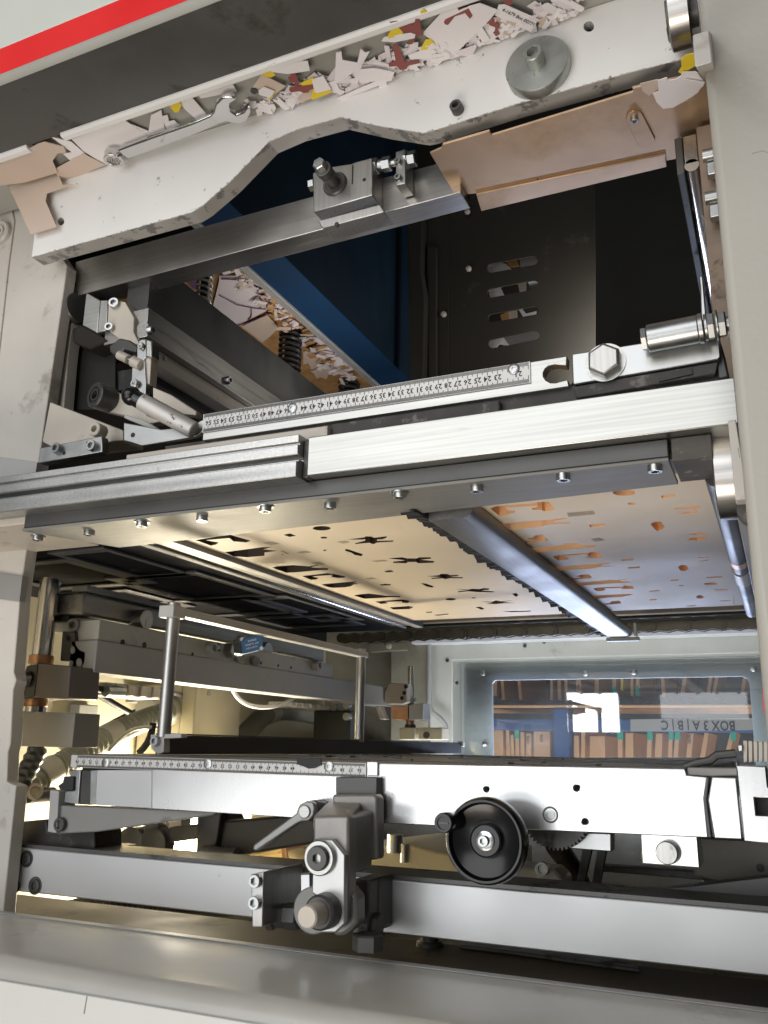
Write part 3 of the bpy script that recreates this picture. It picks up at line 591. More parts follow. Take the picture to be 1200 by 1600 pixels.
# waste heap
HZ = .80
o = G().box(-1.24, -.7722, 1.08, 1.72, HZ+.004, HZ+.02).out('waste_heap', M['kraft']); tag(o, kind='stuff', label='mass of brown cardboard waste behind the loose pieces in the upper opening', cat='waste')
def z5h(p): return zz(p, 4, 270, 380)
hp = [('large pinkish card with purple curved lines between two springs', 'paperpink', [(290, 235), (480, 240), (560, 290), (640, 350), (590, 420), (430, 500), (400, 515), (240, 440)], .796),
 ('purple striped card corner left of the first spring', 'purple', [(60, 205), (140, 190), (160, 300), (120, 280)], .797),
 ('pinkish card strip with a purple edge above the large pinkish card', 'paperpink', [(290, 205), (490, 205), (520, 240), (290, 238)], .794),
 ('pale folded card near the crossbar in the waste heap', 'paperpink', [(300, 180), (380, 160), (480, 160), (500, 200), (400, 215), (390, 180), (320, 200)], .792),
 ('plain tan card below the large pinkish card', 'card', [(430, 520), (590, 450), (660, 530), (610, 580), (560, 620)], .797),
 ('tan triangular card right of the second spring', 'card', [(820, 700), (930, 610), (1000, 690), (1060, 740), (900, 850)], .796),
 ('pale tan triangle lying on the triangular card', 'card', [(860, 800), (1005, 760), (960, 850), (900, 830)], .793),
 ('tan card with a purple rim close to the blue chute', 'paperpink', [(820, 590), (950, 590), (1010, 650), (1000, 690), (900, 620)], .794),
 ('pinkish folded card near the third spring', 'paperpink', [(1010, 690), (1060, 680), (1170, 780), (1100, 800), (1000, 830)], .794),
 ('tan strip of card beside the second spring', 'card', [(815, 680), (900, 640), (880, 740), (815, 760)], .795)]
for lb, m_, px, z in hp:
    o = G().prism([pt(x, y, Z=z) for x, y in z5h(px)], (0, 0, .001)).out('card_scrap', M[m_]); tag(o, lb, 'card scrap')
    if 'large' in lb:
        for path in ([(485, 270), (500, 255), (530, 300), (550, 360), (548, 412)], [(515, 262), (560, 310), (590, 370), (588, 412)], [(290, 325), (400, 385), (500, 405), (590, 415)], [(405, 512), (480, 492), (560, 460), (585, 440)], [(490, 415), (490, 460), (470, 480)]):
            G().tube([pt(x, y, Z=z-.0006) for x, y in z5h(path)], .0011, 6).out('purple_line', M['purple'], o)
for lb, path, r in (('purple string of card edge in the waste heap beside the chute', [(820, 580), (880, 574), (950, 582), (1010, 640)], .002), ('purple card edge hanging beneath the crossbar', [(300, 222), (400, 226), (470, 232)], .0016)):
    o = G().tube([pt(x, y, Z=.791) for x, y in z5h(path)], r, 8).out('purple_strand', M['purple']); tag(o, lb, 'strand')
rs = random.Random(5)
LIT = G()
for k in range(110):
    u = rs.random(); v = rs.random()
    bx, by = (450+u*740, 120+u*740); q0 = pt(*z5h([(bx-20-v*110, by+10+v*40)])[0], Z=HZ-.004-rs.random()*.012)
    a = rs.uniform(0, 6.28); r_ = rs.uniform(.009, .016) if k < 80 else rs.uniform(.005, .009); q = []
    tx, ty = rs.uniform(-.35, .35), rs.uniform(-.35, .35)
    for x, y in shape(r_):
        X, Y = x*math.cos(a)-y*math.sin(a), x*math.sin(a)+y*math.cos(a); q.append(Vector((min(q0.x+X, -.775), q0.y+Y, q0.z+X*tx+Y*ty)))
    kk = rs.random(); m_ = 'kraft' if kk < .25 else 'card' if kk < .6 else 'paperpink'
    nm = {'kraft': 'brown', 'card': 'tan', 'paperpink': 'pinkish'}[m_]
    if k >= 80:
        LIT.prism(q, (0, 0, .0008), mi=('kraft', 'card', 'paperpink').index(m_)); continue
    o = G().prism(q, (0, 0, .0008)).out('card_scrap', M[m_])
    sec = 'beside the first spring' if u < .25 else 'between first and thick spring' if u < .45 else 'beside the thick spring' if u < .6 else 'between thick and third spring' if u < .8 else 'near the third spring'
    tag(o, f'small {nm} {SHN} card scrap in the waste heap {sec}', 'card scrap', f'{nm} scraps in the waste heap')
tag(LIT.out('card_litter', [M['kraft'], M['card'], M['paperpink']]), 'tiny brown and tan offcuts scattered through the waste heap', 'card litter', None, 'stuff')
# springs
def spring(x, y0, y1, X, r, wire, turns, label, sleeve=False):
    a, b = pt(x, y0, X=X), pt(x-3, y1, X=X); b.x = a.x; b.y = a.y
    t = thing('spring', label, 'spring', b)
    n = int(turns*18); path = []
    for i in range(n+1):
        th = 2*math.pi*turns*i/n; p = a.lerp(b, i/n); path.append(p+Vector((math.cos(th)*r, math.sin(th)*r, 0)))
    G().tube(path, wire, 8).out('coil', M['disc'] if not sleeve else M['slab'], t)
    G().cyl(a+Vector((0, 0, .01)), b, r*.55, 18).out('core_rod', M['oily'], t)
    return a, b
spring(322, 418, 520, -.84, .0125, .0022, 11, 'dark coil spring close behind the steel crossbar')
a, b = spring(455, 510, 640, -.84, .0205, .0038, 15, 'thick dark coil spring in the middle of the waste heap', True)
G().box(a.x-.02, a.x+.025, a.y-.02, a.y+.02, a.z-.004, a.z+.025).out('spring_seat', M['slab'], C.objects['spring.001'], .003)
spring(546, 585, 650, -.84, .0215, .004, 8, 'dark coil spring half hidden behind the upper ruler', True)

# ------------------------------------------------------------------ dark side beam and its stepped rail
t = thing('side_beam', 'dark flat side beam with a stepped steel rail below it in the upper opening', 'beam', (-.78, 1.1, .55))
def zA(p): return zz(p, 4.615, 100, 400)
G().box(-.82, -.78, .885, 1.55, .5915, .68).out('dark_face', M['slab'], t, .001)
G().box(-.84, -.766, .872, 1.55, .566, .5912).out('step_rail', M['steely'], t, .001)
G().box(-.84, -.762, .870, 1.55, .5445, .5657).out('step_rail', M['steely'], t, .001)
G().box(-.815, -.775, .868, 1.55, .522, .5440).out('pale_rail', M['grimy'], t, .001)
G().box(-.845, -.80, .905, 1.55, .488, .520).out('dark_rail', M['oily'], t, .001)
for c in ((612, 540), (1172, 900)):
    p = pt(*zA([c])[0], X=-.762); G().socket(p, (1, 0, 0), .0065, .008).out('socket_bolt', M['zinc'], t)
p = pt(*zA([(722, 742)])[0], X=-.775); G().socket(p, (1, 0, 0), .0025, .003).out('screw', M['zinc'], t)
p = pt(*zA([(955, 1010)])[0], X=-.80); G().cyl(p, p+Vector((0, 0, .022)), .005, 16).out('pin', M['zinc'], t)
# bolted end block and knurled roller at the left
t = thing('end_bracket', 'bolted pale bracket with a milled block left of the dark side beam', 'bracket', (-.84, .87, .53))
G().py(.865, zA([(318, 318), (440, 330), (505, 445), (500, 545), (545, 640), (400, 600), (305, 530)]), .02).out('bracket_plate', M['grimy'], t, .001)
for c, r in (((370, 352), .0075), ((335, 525), .0062)):
    p = pt(*zA([c])[0], Y=.865); G().socket(p, (.35, -1, 0), r, .008).out('socket_bolt', M['zinc'], t)
G().py(.866, zA([(160, 262), (262, 320), (240, 556), (132, 500)]), .05).out('milled_block', M['alu'], t, .0012)
G().py(.863, zA([(262, 318), (318, 316), (305, 535), (240, 556)]), .03).out('side_face', M['steelz'], t, .0012)
G().py(.868, zA([(60, 520), (132, 500), (240, 556), (320, 610), (180, 668), (60, 620)]), .06).out('lower_casting', M['inner'], t, .003)
p = pt(*zA([(75, 385)])[0], Y=.875); G().lathe(p, (1, -.15, 0), [(0, .024), (.006, .0235), (.010, .021)], 36).out('round_cap', M['slab'], t)
# lever link with pin, ball-knob lever
t = thing('lever_link', 'zinc link lever with two pins above the black ball knob', 'lever', pt(222, 620, Y=.80))
G().py(.80, zA([(540, 612), (560, 600), (590, 598), (592, 730), (578, 740), (592, 905), (590, 990), (556, 1000), (485, 915), (490, 812), (526, 730), (525, 660)]), .008).out('flat_link', M['zinc'], t, .001)
G().py(.795, zA([(590, 598), (632, 612), (632, 724), (590, 730)]), .016).out('clevis', M['alu'], t, .0015)
G().py(.803, zA([(590, 724), (630, 730), (616, 925), (577, 905)]), .014).out('side_link', M['grimy'], t, .0008)
for c, r in (((566, 655), .0045), ((520, 925), .0058)):
    p = pt(*zA([c])[0], Y=.799); G().lathe(p, (0, -1, 0), [(0, r), (.004, r), (.005, r*.85), (.005, r*.4), (.003, .0001)], 20).out('pin', M['zinc'], t)
p0 = pt(*zA([(400, 715)])[0], Y=.80); p1 = pt(*zA([(560, 790)])[0], Y=.80)
d = (p1-p0); G().cyl(p0, p0+d*.42, .0062, 20).out('roll_pin', M['grimy'], t); G().cyl(p0+d*.38, p0+d*.66, .0032, 14).out('roll_neck', M['zinc'], t); G().cyl(p0+d*.62, p1, .0072, 20).out('roll_pin', M['grimy'], t)
G().py(.815, zA([(325, 650), (400, 590), (470, 605), (530, 650), (520, 700), (430, 670), (390, 740), (330, 690)]), .02).out('dark_fork', M['slab'], t, .002)
t = thing('ball_lever', 'worn grey lever tube ending in a shiny black ball knob', 'lever', pt(255, 650, Y=.76))
k0 = pt(*zA([(485, 1010)])[0], Y=.722); k1 = pt(*zA([(940, 1258)])[0], Y=.748)
dv = (k1-k0).normalized(); G().sphere(k0, .0112, 32).out('ball_knob', M['black'], t)
G().cyl(k0+dv*.006, k0+dv*.016, .0095, 28).out('knob_collar', M['black'], t)
G().cyl(k0+dv*.014, k1, .0100, 32).out('lever_tube', mat('worn_grey_tube', (.50, .48, .46), .4, .35, dirt=(.10, .09, .09), damt=.3, dscale=60, dsharp=.03), t, .0015)
t = thing('pivot_arm', 'short pivot arm with a round bushed eye behind the ball lever', 'arm', pt(190, 640, Y=.775))
e = pt(*zA([(275, 1020)])[0], Y=.775)
G().lathe(e, (-.25, -1, 0), [(-.012, .0165), (.010, .0165), (.0115, .015), (.0115, .0108), (.009, .0104), (.009, .0085), (.0112, .0082), (.0112, .0058), (-.006, .0056)], 36).out('bushed_eye', M['slab'], t)
G().prism([pt(*c, Y=.785) for c in zA([(325, 945), (430, 1005), (560, 1090), (600, 1150), (700, 1190), (560, 1225), (430, 1150), (250, 1105)])], (0, .014, 0)).out('arm_plate', M['grimy'], t, .0015)
G().prism([pt(*c, Y=.770) for c in zA([(440, 1140), (590, 1190), (690, 1250), (640, 1262), (560, 1222), (430, 1165)])], (0, .01, 0)).out('wedge', M['greyl'], t, .001)
o = G().prism([pt(*c, Y=.776) for c in zA([(640, 945), (770, 1000), (955, 1120), (950, 1150), (860, 1140), (640, 1020)])], (0, .012, 0)).out('pale_key', M['grimy'], None, .001); tag(o, 'pale tapered key plate behind the lever tube', 'plate')
o = G().prism([pt(*c, Y=.7585) for c in zA([(430, 1200), (700, 1250), (900, 1230), (1000, 1180), (1020, 1150), (1025, 1240), (960, 1300), (560, 1370), (500, 1350), (430, 1330)])], (0, .006, 0)).out('pointer_plate', M['zinc'], None, .001); tag(o, 'zinc pointer plate with a tapped hole under the lever tube', 'plate')
p = pt(*zA([(495, 1290)])[0], Y=.758); G().cyl(p, p+Vector((0, .003, 0)), .003, 14).out('tapped_hole', M['oily'], o)
# bracket with two bolts and a stub of ruler
t = thing('corner_strap', 'zinc strap with two socket bolts at the left end of the upper ruler', 'strap', pt(110, 705, Y=.765))
G().py(.765, [(62, 700), (159, 681), (160, 706), (60, 724)], .012).out('strap', M['zinc'], t, .001)
for x, y in ((92, 702), (147, 698)):
    p = pt(x, y, Y=.765); G().socket(p, (0, -1, 0), .0068, .007).out('socket_bolt', M['zinc'], t)
for x, y in ((100, 708), (137, 692)):
    p = pt(x, y, Y=.7648); G().cyl(p, p+Vector((0, .002, 0)), .0026, 14).out('pin_hole', M['oily'], t)
p = pt(160, 676, Y=.78); G().lathe(p, (0, -1, 0), [(0, .009), (.014, .009), (.015, .008), (.015, .0045), (.008, .0042)], 24).out('round_stud', M['grimy'], t)
# ruler helper
def ruler(parent, a, b, ztop, zbot, Y, lo_at, cm, first, last, skip=(), d=.0012, name='ruler'):
    """flat scale in the plane y=Y from x=a to b; number n sits at x = lo_at + (first_ref - n)*cm"""
    rl = G().box(a, b, Y, Y+d, zbot, ztop).out(name, M['ruler'], parent)
    g = G(); yy = Y-.0004; H = ztop-zbot
    n = first
    def q(x, z, wd, h): g.quadmesh([(x-wd, yy, z), (x+wd, yy, z), (x+wd, yy, z+h), (x-wd, yy, z+h)], [(0, 1, 2, 3)])
    mm = 0; x = lo_at(first)
    while True:
        n = first-mm/10
        if n < last: break
        x = lo_at(n)
        if a+.001 < x < b-.001:
            h = H*(.34 if mm % 10 == 0 else .26 if mm % 5 == 0 else .17)
            q(x, ztop-h-.0004, .00022, h); q(x, zbot+.0004, .00022, h)
        if mm % 10 == 0 and int(n) not in skip and a+.004 < x < b-.004:
            text_polys(str(int(n)), H*.36, lambda u, v, x=x: (x+u, yy, (ztop+zbot)/2+v), None, g, spin=-1, res=1)
        mm += 1
    g.out('markings', M['ink'], rl, smooth=0); return rl
# ------------------------------------------------------------------ upper ruler beam
RY = .75
t = thing('ruler_beam', 'white-lit aluminium beam carrying the upper engraved ruler', 'ruler beam', (-.4, RY, .32))
x0 = pt(318, 665, Y=RY).x; x1 = pt(886, 575, Y=RY).x
notch = [pt(x, y, Y=RY) for x, y in ((886, 558), (885, 571), (866, 569), (858, 571), (852, 576), (849, 582), (849, 588), (853, 594), (860, 598), (868, 598), (887, 593), (889, 604))]
zt_, zb_ = .3555, .3245
g = G(); pts = [Vector((x0, RY, zb_)), Vector((x0, RY, zt_))]+[Vector((p.x, RY, p.z)) for p in notch]
pts[2].z = zt_; pts[-1].z = zb_
g.prism(pts, (0, .012, 0)).out('beam', M['alu'], t, .0008)
xa = pt(327, 663, Y=RY).x; xb = pt(778, 580, Y=RY).x
rl = ruler(t, x0, pt(829, 575, Y=RY).x, .3553, .3335, RY-.0016, lambda n: xa+(56-n)*(xb-xa)/33., None, 57, 20, (22, 45))
for x, y, m_ in ((457, 638, 'zinc'), (803, 577, 'zinc')):
    p = pt(x, y, Y=RY-.0016); G().lathe(p, (0, -1, 0), [(0, .0058), (.0012, .0055), (.002, .004), (.002, .0018), (.001, .0016), (.001, .0001)], 24).out('screw', M[m_], rl)
o = G().box(-.62, -.02, RY+.006, RY+.012, .25, .327).out('dark_web', M['dusty'], t)
G().box(-.40, -.22, RY-.004, RY+.0055, .300, .3205).out('dusty_strip', M['dusty'], t, .002)
G().box(-.66, -.40, RY-.012, RY+.005, .302, .316).out('pale_strip', M['grimy'], t, .001)
# clamp plate right
t = thing('clamp_plate', 'zinc clamp plate with a brushed hex bolt at the right end of the upper ruler', 'clamp plate', pt(1010, 570, Y=RY-.006))
G().py(RY-.006, [(893, 553), (1006, 535), (1124, 518), (1126, 558), (1122, 562), (895, 601)], .016, ).out('plate', M['zinc'], t, .0012)
p = pt(946, 567, Y=RY-.006); G().lathe(p, (0, -1, 0), [(0, .0185), (.0012, .0185), (.0012, .012)], 36).out('washer', M['alu'], t)
G().lathe(p, (0, -1, 0), [(0, .0158), (.009, .0158), (.0108, .0135)], 6, ph=.5).out('hex_bolt', M['steelz'], t, .0006)
G().py(RY-.003, [(896, 604), (1122, 565), (1118, 584), (900, 622)], .01).out('dusty_edge', M['dusty'], t, .001)
G().py(RY-.005, [(1028, 590), (1050, 587), (1050, 580), (1080, 575), (1082, 584), (1030, 596)], .004).out('dark_slot', M['oily'], t)
# roller pin
t = thing('roller_pin', 'zinc sleeve on a hex bolt with locknuts at the right end of the clamp plate', 'roller pin', pt(1060, 520, Y=.725))
a0 = pt(1003, 531, Y=.728); a1 = pt(1138, 505, Y=.728); dv = (a1-a0).normalized(); L = (a1-a0).length
for f0, f1, r, kind in ((.0, .07, .0105, 'hex'), (.07, .66, .0122, 'cyl'), (.66, .72, .0130, 'cyl'), (.73, .77, .0115, 'cyl'), (.77, .85, .0118, 'hex'), (.86, .89, .0132, 'cyl'), (.89, .98, .0115, 'hex'), (.97, 1.05, .0062, 'cyl')):
    nm = {'hex': 'hex_nut', 'cyl': 'collar'}[kind] if not f1 == .66 else 'sleeve'
    g = G()
    if kind == 'hex': g.hexa(a0+dv*L*f0, a0+dv*L*f1, r)
    else: g.cyl(a0+dv*L*f0, a0+dv*L*f1, r, 32)
    g.out(nm, M['zinc'], t, .0006 if kind == 'cyl' else 0)
G().py(.735, [(1092, 432), (1098, 430), (1100, 452), (1104, 500), (1096, 502), (1094, 450)], .008).out('upright_tab', M['zinc'], t, .001)
G().py(.752, [(1112, 545), (1122, 520), (1134, 560), (1140, 590), (1122, 592)], .012).out('dark_arm', M['dark'], t, .002)
G().py(.742, [(1128, 498), (1142, 496), (1142, 520), (1130, 522)], .01).out('pale_block', M['white'], t, .001)
# ------------------------------------------------------------------ upper sliding frame: front bar, slotted profile, angle strip
t = thing('upper_frame', 'upper sliding frame with a bright front bar and a slotted aluminium profile', 'frame', (-.45, .72, .24))
G().box(-.412, -.0115, .72, .749, .2575, .2985).out('front_bar', M['alu'], t, .0012)
pr = [(.735, .2555), (.712, .2555), (.711, .257), (.711, .2715), (.716, .2725), (.716, .2745), (.728, .275), (.728, .2785), (.714, .279), (.7125, .2805), (.7125, .2895), (.717, .290), (.717, .2925), (.7135, .293), (.7135, .3005), (.735, .3015)]
G().prism([(-1.05, y, z) for y, z in pr], (.631, 0, 0)).out('slotted_profile', M['aluy'], t, .0006)
G().box(-.4188, -.4125, .724, .748, .2575, .297).out('end_joint', M['dark'], t, .0008)
G().box(-1.05, -.80, .7355, .86, .246, .2553).out('profile_foot', M['grimy'], t, .001)
ang = mat('satin_angle_strip', (.22, .215, .195), .55, .25, streak='x', var=.15, dirt=(.09, .088, .08), damt=.42, dscale=7, dsharp=.3)
G().box(-.802, -.069, .735, .745, .2405, .257).out('angle_strip', M['slab'], t, .001)
G().prism([(-.802, .733, .240), (-.069, .733, .240), (-.069, .806, .240), (-.752, .845, .240)], (0, 0, -.0035)).out('bottom_strip', ang, t, .0008)
G().box(-.0665, -.034, .735, .80, .2365, .257).out('corner_piece', M['dusty'], t, .001)
for i, (x, y) in enumerate(((60, 837), (140, 829), (222, 815), (316, 806), (415, 791), (516, 786), (625, 769), (745, 759), (880, 741), (1023, 727))):
    p = pt(x, y, Z=.2365); b = G().socket(p, (0, 0, -1), .0062, .0062).out('socket_bolt', M['zinc'], t)
    if i in (0, 2, 4, 6): G().lathe(p, (0, 0, -1), [(0, .0088), (.0012, .0088), (.0012, .006)], 24).out('washer', M['zinc'], b)
p = Vector((-.029, .777, .232))
G().lathe(p+Vector((-.0065, 0, 0)), (1, 0, 0), [(0, .026), (0, .037), (.0012, .039), (.0155, .039), (.0168, .037), (.0168, .026)], 60).out('end_roller', M['steel'], t)
o = G().py(.70, [(1137, 657), (1150, 655), (1170, 780), (1149, 781)], .02).out('pale_post', M['column'], None, .001); tag(o, 'pale painted post end between lower steel roller and housing panel', 'post')
o = G().py(.715, [(1149, 781), (1170, 780), (1172, 815), (1160, 812), (1151, 800)], .02).out('dusty_pad', M['dusty'], None, .002); tag(o, 'dusty grey rounded pad under the pale post end', 'pad')

# ------------------------------------------------------------------ die boards
BZ = .25
def boards(name, label, x0, x1, y0, y1, holes, patches, plym):
    t = thing(name, label, 'die board', ((x0+x1)/2, (y0+y1)/2, BZ))
    g = G(); H = []
    for h in holes:
        q = [pt(x, y, Z=BZ) for x, y in h]
        q = [p for p in q]
        if all(x0+.002 < p.x < x1-.002 and y0+.002 < p.y < y1-.002 for p in q): H.append(q)
        else:
            q = [Vector((min(max(p.x, x0+.003), x1-.003), min(max(p.y, y0+.003), y1-.003), BZ)) for p in q]
            r = [q[0]]
            for p in q[1:]:
                if (p-r[-1]).length > 1e-4: r.append(p)
            H.append(r)
    g.prism([(x0, y0, BZ), (x1, y0, BZ), (x1, y1, BZ), (x0, y1, BZ)], (0, 0, .016), H, side=1)
    b = g.out('board_sheet', [M['board'], plym], t)
    pm = mat('filled_patch', (.42, .35, .26), .7, var=.1, spec=.1)
    for px in patches:
        G().prism([pt(x, y, Z=BZ-.0005) for x, y in px], (0, 0, .0003)).out('filled_patch', pm, b)
    return t
a5 = lambda P: zz(P, 5, 400, 800)
b3 = lambda P: zz(P, 3, 250, 820)
c4 = lambda P: zz(P, 4, 560, 760)
LH = [a5([(715,215),(850,198),(855,190),(905,192),(915,200),(935,200),(1020,190),(1020,200),(990,212),(945,215),(945,225),(1075,222),(1070,232),(980,236),(940,240),(925,250),(900,248),(890,240),(780,250),(770,245),(850,225),(855,215)]),
 a5([(695,290),(720,292),(835,330),(825,345),(770,335),(745,318),(700,305)]),
 a5([(125,435),(160,425),(290,415),(420,425),(430,420),(480,415),(485,420),(440,428),(430,433),(500,437),(565,440),(560,452),(490,455),(380,465),(320,470),(240,475),(180,455)]),
 a5([(360,500),(410,495),(560,478),(610,485),(700,503),(690,512),(650,515),(585,508),(600,500),(590,492),(470,500),(440,505),(490,515),(470,528),(430,530),(395,515)]),
 a5([(510,567),(560,560),(720,547),(785,542),(780,550),(755,555),(820,560),(765,565),(740,580),(690,588),(600,592),(560,585)]),
 a5([(765,652),(800,645),(880,637),(950,645),(1020,655),(1130,655),(1125,663),(1060,665),(980,670),(850,677),(815,668)]),
 a5([(930,700),(1130,683),(1200,693),(1190,710),(1140,708),(1140,698),(1010,702),(1035,712),(975,718)]),
 a5([(1045,745),(1200,735),(1230,742),(1200,758),(1070,762)]),
 a5([(215,178),(265,168),(312,185),(262,195)]), a5(ell(513,127,70,17)), a5(ell(530,200,26,7,12)), a5([(1000,462),(1050,455),(1075,463),(1030,470)]), a5([(965,568),(1010,560),(1055,568),(1010,575)]),
 a5(ell(537,299,14,5,10)), a5(ell(207,331,8,3,8)),
 a5([(360,62),(430,52),(580,40),(590,38),(735,42),(730,50),(640,60),(600,60),(500,56),(400,66)]),
 b3([(165,72),(325,45),(425,75),(405,82),(345,78),(325,62),(215,72),(275,83),(262,92),(240,98),(195,82)]),
 b3([(305,128),(480,105),(520,105),(485,115),(552,122),(490,130),(490,145),(410,152),(345,148)]),
 c4([(185,450),(275,443),(305,450),(365,450),(380,443),(450,443),(455,452),(390,458),(475,467),(470,477),(375,480),(360,472),(310,472),(300,480),(215,478),(220,470),(295,462)]),
 c4([(425,562),(505,555),(515,547),(560,548),(570,555),(628,552),(625,558),(575,565),(655,568),(650,574),(570,574),(545,580),(525,575),(455,578),(460,572),(515,566)]),
 c4([(390,605),(425,608),(472,625),(462,632),(425,625)]),
 c4([(600,642),(690,645),(710,640),(755,642),(780,636),(820,638),(815,645),(770,650),(850,657),(840,662),(740,660),(690,655),(620,662),(625,655),(690,650)]),
 c4(ell(577,705,33,6)), c4(ell(720,697,14,3,10)),
 c4([(765,720),(840,720),(860,712),(890,718),(970,712),(900,724),(985,727),(895,732),(860,735),(795,735),(840,727)]),
 c4([(730,755),(760,752),(790,765),(770,770)]), c4([(135,612),(200,610),(200,618),(140,620)]), c4([(160,528),(210,525),(218,533),(175,537)]),
 c4([(960,672),(985,666),(1002,680),(985,690)]), c4([(895,780),(1000,778),(1080,776),(1075,782),(960,786)]), c4([(420,785),(460,783),(460,788),(425,789)]), c4([(470,803),(560,796),(565,800),(500,808)])]
LP = [a5([(50,242),(110,234),(182,248),(120,260)]), a5([(315,315),(380,305),(432,315),(360,326)]), a5([(430,398),(490,390),(540,410),(480,415)]), a5([(635,235),(700,226),(732,240),(680,248)]), a5([(905,385),(1000,376),(1030,384),(940,392)]), a5([(845,522),(900,514),(940,520),(880,528)]), a5([(190,305),(205,303),(260,325),(245,330)])]
a7 = lambda P: zz(P, 5, 760, 760)
d5 = lambda P: zz(P, 5.4545, 980, 740)
RH = [a7([(30,175),(70,155),(130,150),(380,130),(410,122),(490,120),(535,180),(510,185),(455,195),(435,185),(370,185),(350,175),(400,160),(400,150),(150,165),(165,185),(225,190),(220,205),(175,215),(150,225),(100,228),(75,210)]),
 a7([(0,318),(100,295),(330,272),(530,258),(600,248),(640,250),(590,262),(530,272),(530,280),(655,282),(650,290),(560,290),(470,300),(430,315),(320,325),(180,342),(60,350)]),
 a7([(200,440),(360,425),(390,420),(320,410),(330,403),(360,400),(380,382),(440,378),(480,415),(460,430),(390,435),(220,455)]),
 a7([(250,488),(380,480),(500,468),(600,455),(610,445),(720,442),(740,460),(860,460),(850,475),(760,482),(640,490),(500,505),(380,520),(290,520)]),
 a7([(520,545),(560,538),(800,520),(820,513),(880,515),(905,550),(870,560),(770,555),(800,545),(790,530),(610,545),(650,562),(620,575),(570,582),(545,570)]),
 a7([(470,640),(520,630),(710,615),(890,602),(990,598),(900,610),(890,618),(1020,622),(890,628),(820,640),(700,648),(510,662)]),
 a7([(600,722),(740,712),(700,702),(740,690),(800,685),(825,712),(790,720),(620,730)]),
 a7([(640,758),(720,752),(920,735),(960,728),(1020,732),(1110,722),(1040,738),(1130,745),(1110,752),(1020,755),(880,765),(730,775),(680,780)]),
 a7([(835,798),(880,788),(1070,782),(1080,775),(1140,777),(1155,800),(1050,802),(1070,792),(920,797),(935,808),(900,818),(860,818)]),
 a7([(780,858),(900,850),(1120,840),(1150,845),(1060,862),(900,872),(810,878)]),
 a7([(880,918),(980,910),(955,905),(990,897),(1040,893),(1055,912),(1000,920),(900,926)]),
 a7(ell(1075,48,88,24)), a7(ell(1135,135,32,9,12)), a7([(800,300),(920,290),(930,308),(815,320)]), a7([(1045,572),(1140,564),(1152,576),(1058,582)]), a7([(1100,633),(1200,625),(1200,638),(1110,643)]),
 d5([(200,430),(225,412),(290,408),(300,430),(318,450),(300,475),(265,492),(235,475),(220,455)]), d5([(288,190),(405,175),(412,195),(300,212)]),
 d5([(405,298),(590,278),(632,285),(590,300),(410,306)]), d5([(420,346),(500,328),(590,318),(608,327),(540,342)]), d5([(512,518),(575,508),(640,505),(665,513),(590,525)]), d5([(515,568),(540,548),(675,540),(680,558),(600,572)]),
 d5([(435,795),(460,780),(505,782),(522,815),(490,832),(450,822)]), d5([(600,712),(690,708),(690,715),(610,718)]), d5([(612,743),(698,732),(698,740),(620,748)]), d5([(370,905),(440,900),(442,910),(375,914)]), d5(ell(710,940,58,9)),
 d5([(665,885),(740,875),(820,875),(800,885),(690,890)]), d5([(735,988),(870,980),(875,985),(740,993)]), d5([(745,1000),(860,995),(865,1000),(750,1004)]), d5([(585,1047),(620,1032),(655,1050),(640,1064),(600,1064)]), d5([(185,1000),(275,993),(275,1003),(190,1007)]), d5([(500,1127),(580,1122),(585,1128),(510,1132)]), d5([(780,1085),(850,1080),(895,1082),(830,1089)]), d5([(190,1072),(250,1069),(250,1077),(192,1080)]), d5([(440,952),(480,949),(482,956),(445,959)])]
RP = [a7([(630,212),(830,195),(850,218),(640,238)]), a7([(820,415),(880,405),(920,422),(850,432)])]
boards('die_board', 'cream stripping board with dark cut-outs left of the centre bar', -.682, -.352, .77, 1.656, LH, LP, mat('dark_cut_plywood', (.045, .027, .016), .7, var=.25, vscale=60))
boards('die_board', 'stripping board with orange-edged cut-outs right of the centre bar', -.352+.004, -.046, .77, 1.645, RH, RP, M['ply'])
# centre bar and black foam
XL = (pt(690, 800, Z=.232).x+pt(912, 984, Z=.232).x)/2; XR = (pt(738, 786, Z=.240).x+pt(972, 980, Z=.240).x)/2
t = thing('centre_bar', 'rounded steel centre bar with a dark flat face between the two stripping boards', 'bar', (XL, 1.3, .232))
prc = [(XL, .2490), (XL, .2325), (XL+.002, .2318), (XR-.012, .2318)]+[(XR-.012+.012*math.sin(a), .2438-.012*math.cos(a)) for a in (R(15*k) for k in range(1, 7))]+[(XR, .249)]
G().prism([(x, .835, z) for x, z in prc], (0, 1.065, 0)).out('bar_body', mat('worn_steel_bar', (.26, .255, .245), .42, .9, streak='y', var=.1, dirt=(.08, .08, .08), damt=.2, dscale=8, dsharp=.3), t, 0, 50)
G().box(XL-.006, XR+.012, 1.90, 1.915, .224, .232).out('end_foot', M['greyl'], t, .001)
G().box(XR+.004, XR+.010, 1.885, 1.9, .232, .26).out('end_lug', M['grimy'], t, .001)
rs = random.Random(3); g = G()
for k in range(230):
    y = .80+k*1.09/230; w_ = rs.uniform(.008, .024)*(1.2 if y < 1.2 else 1); x1 = XL-.0005
    g.quadmesh([(x1-w_, y, .2495-rs.random()*.002), (x1, y, .2495), (x1, y+.0055, .2495), (x1-w_*rs.uniform(.6, 1), y+.006, .2495), (x1-w_*.8, y+.001, .236+rs.uniform(-.004, .006)), (x1-rs.random()*.004, y, .234), (x1, y+.0052, .234), (x1-w_*.7, y+.0045, .239+rs.uniform(-.003, .004))],
               [(0, 1, 2, 3), (4, 5, 6, 7), (0, 1, 5, 4), (1, 2, 6, 5), (2, 3, 7, 6), (3, 0, 4, 7)])
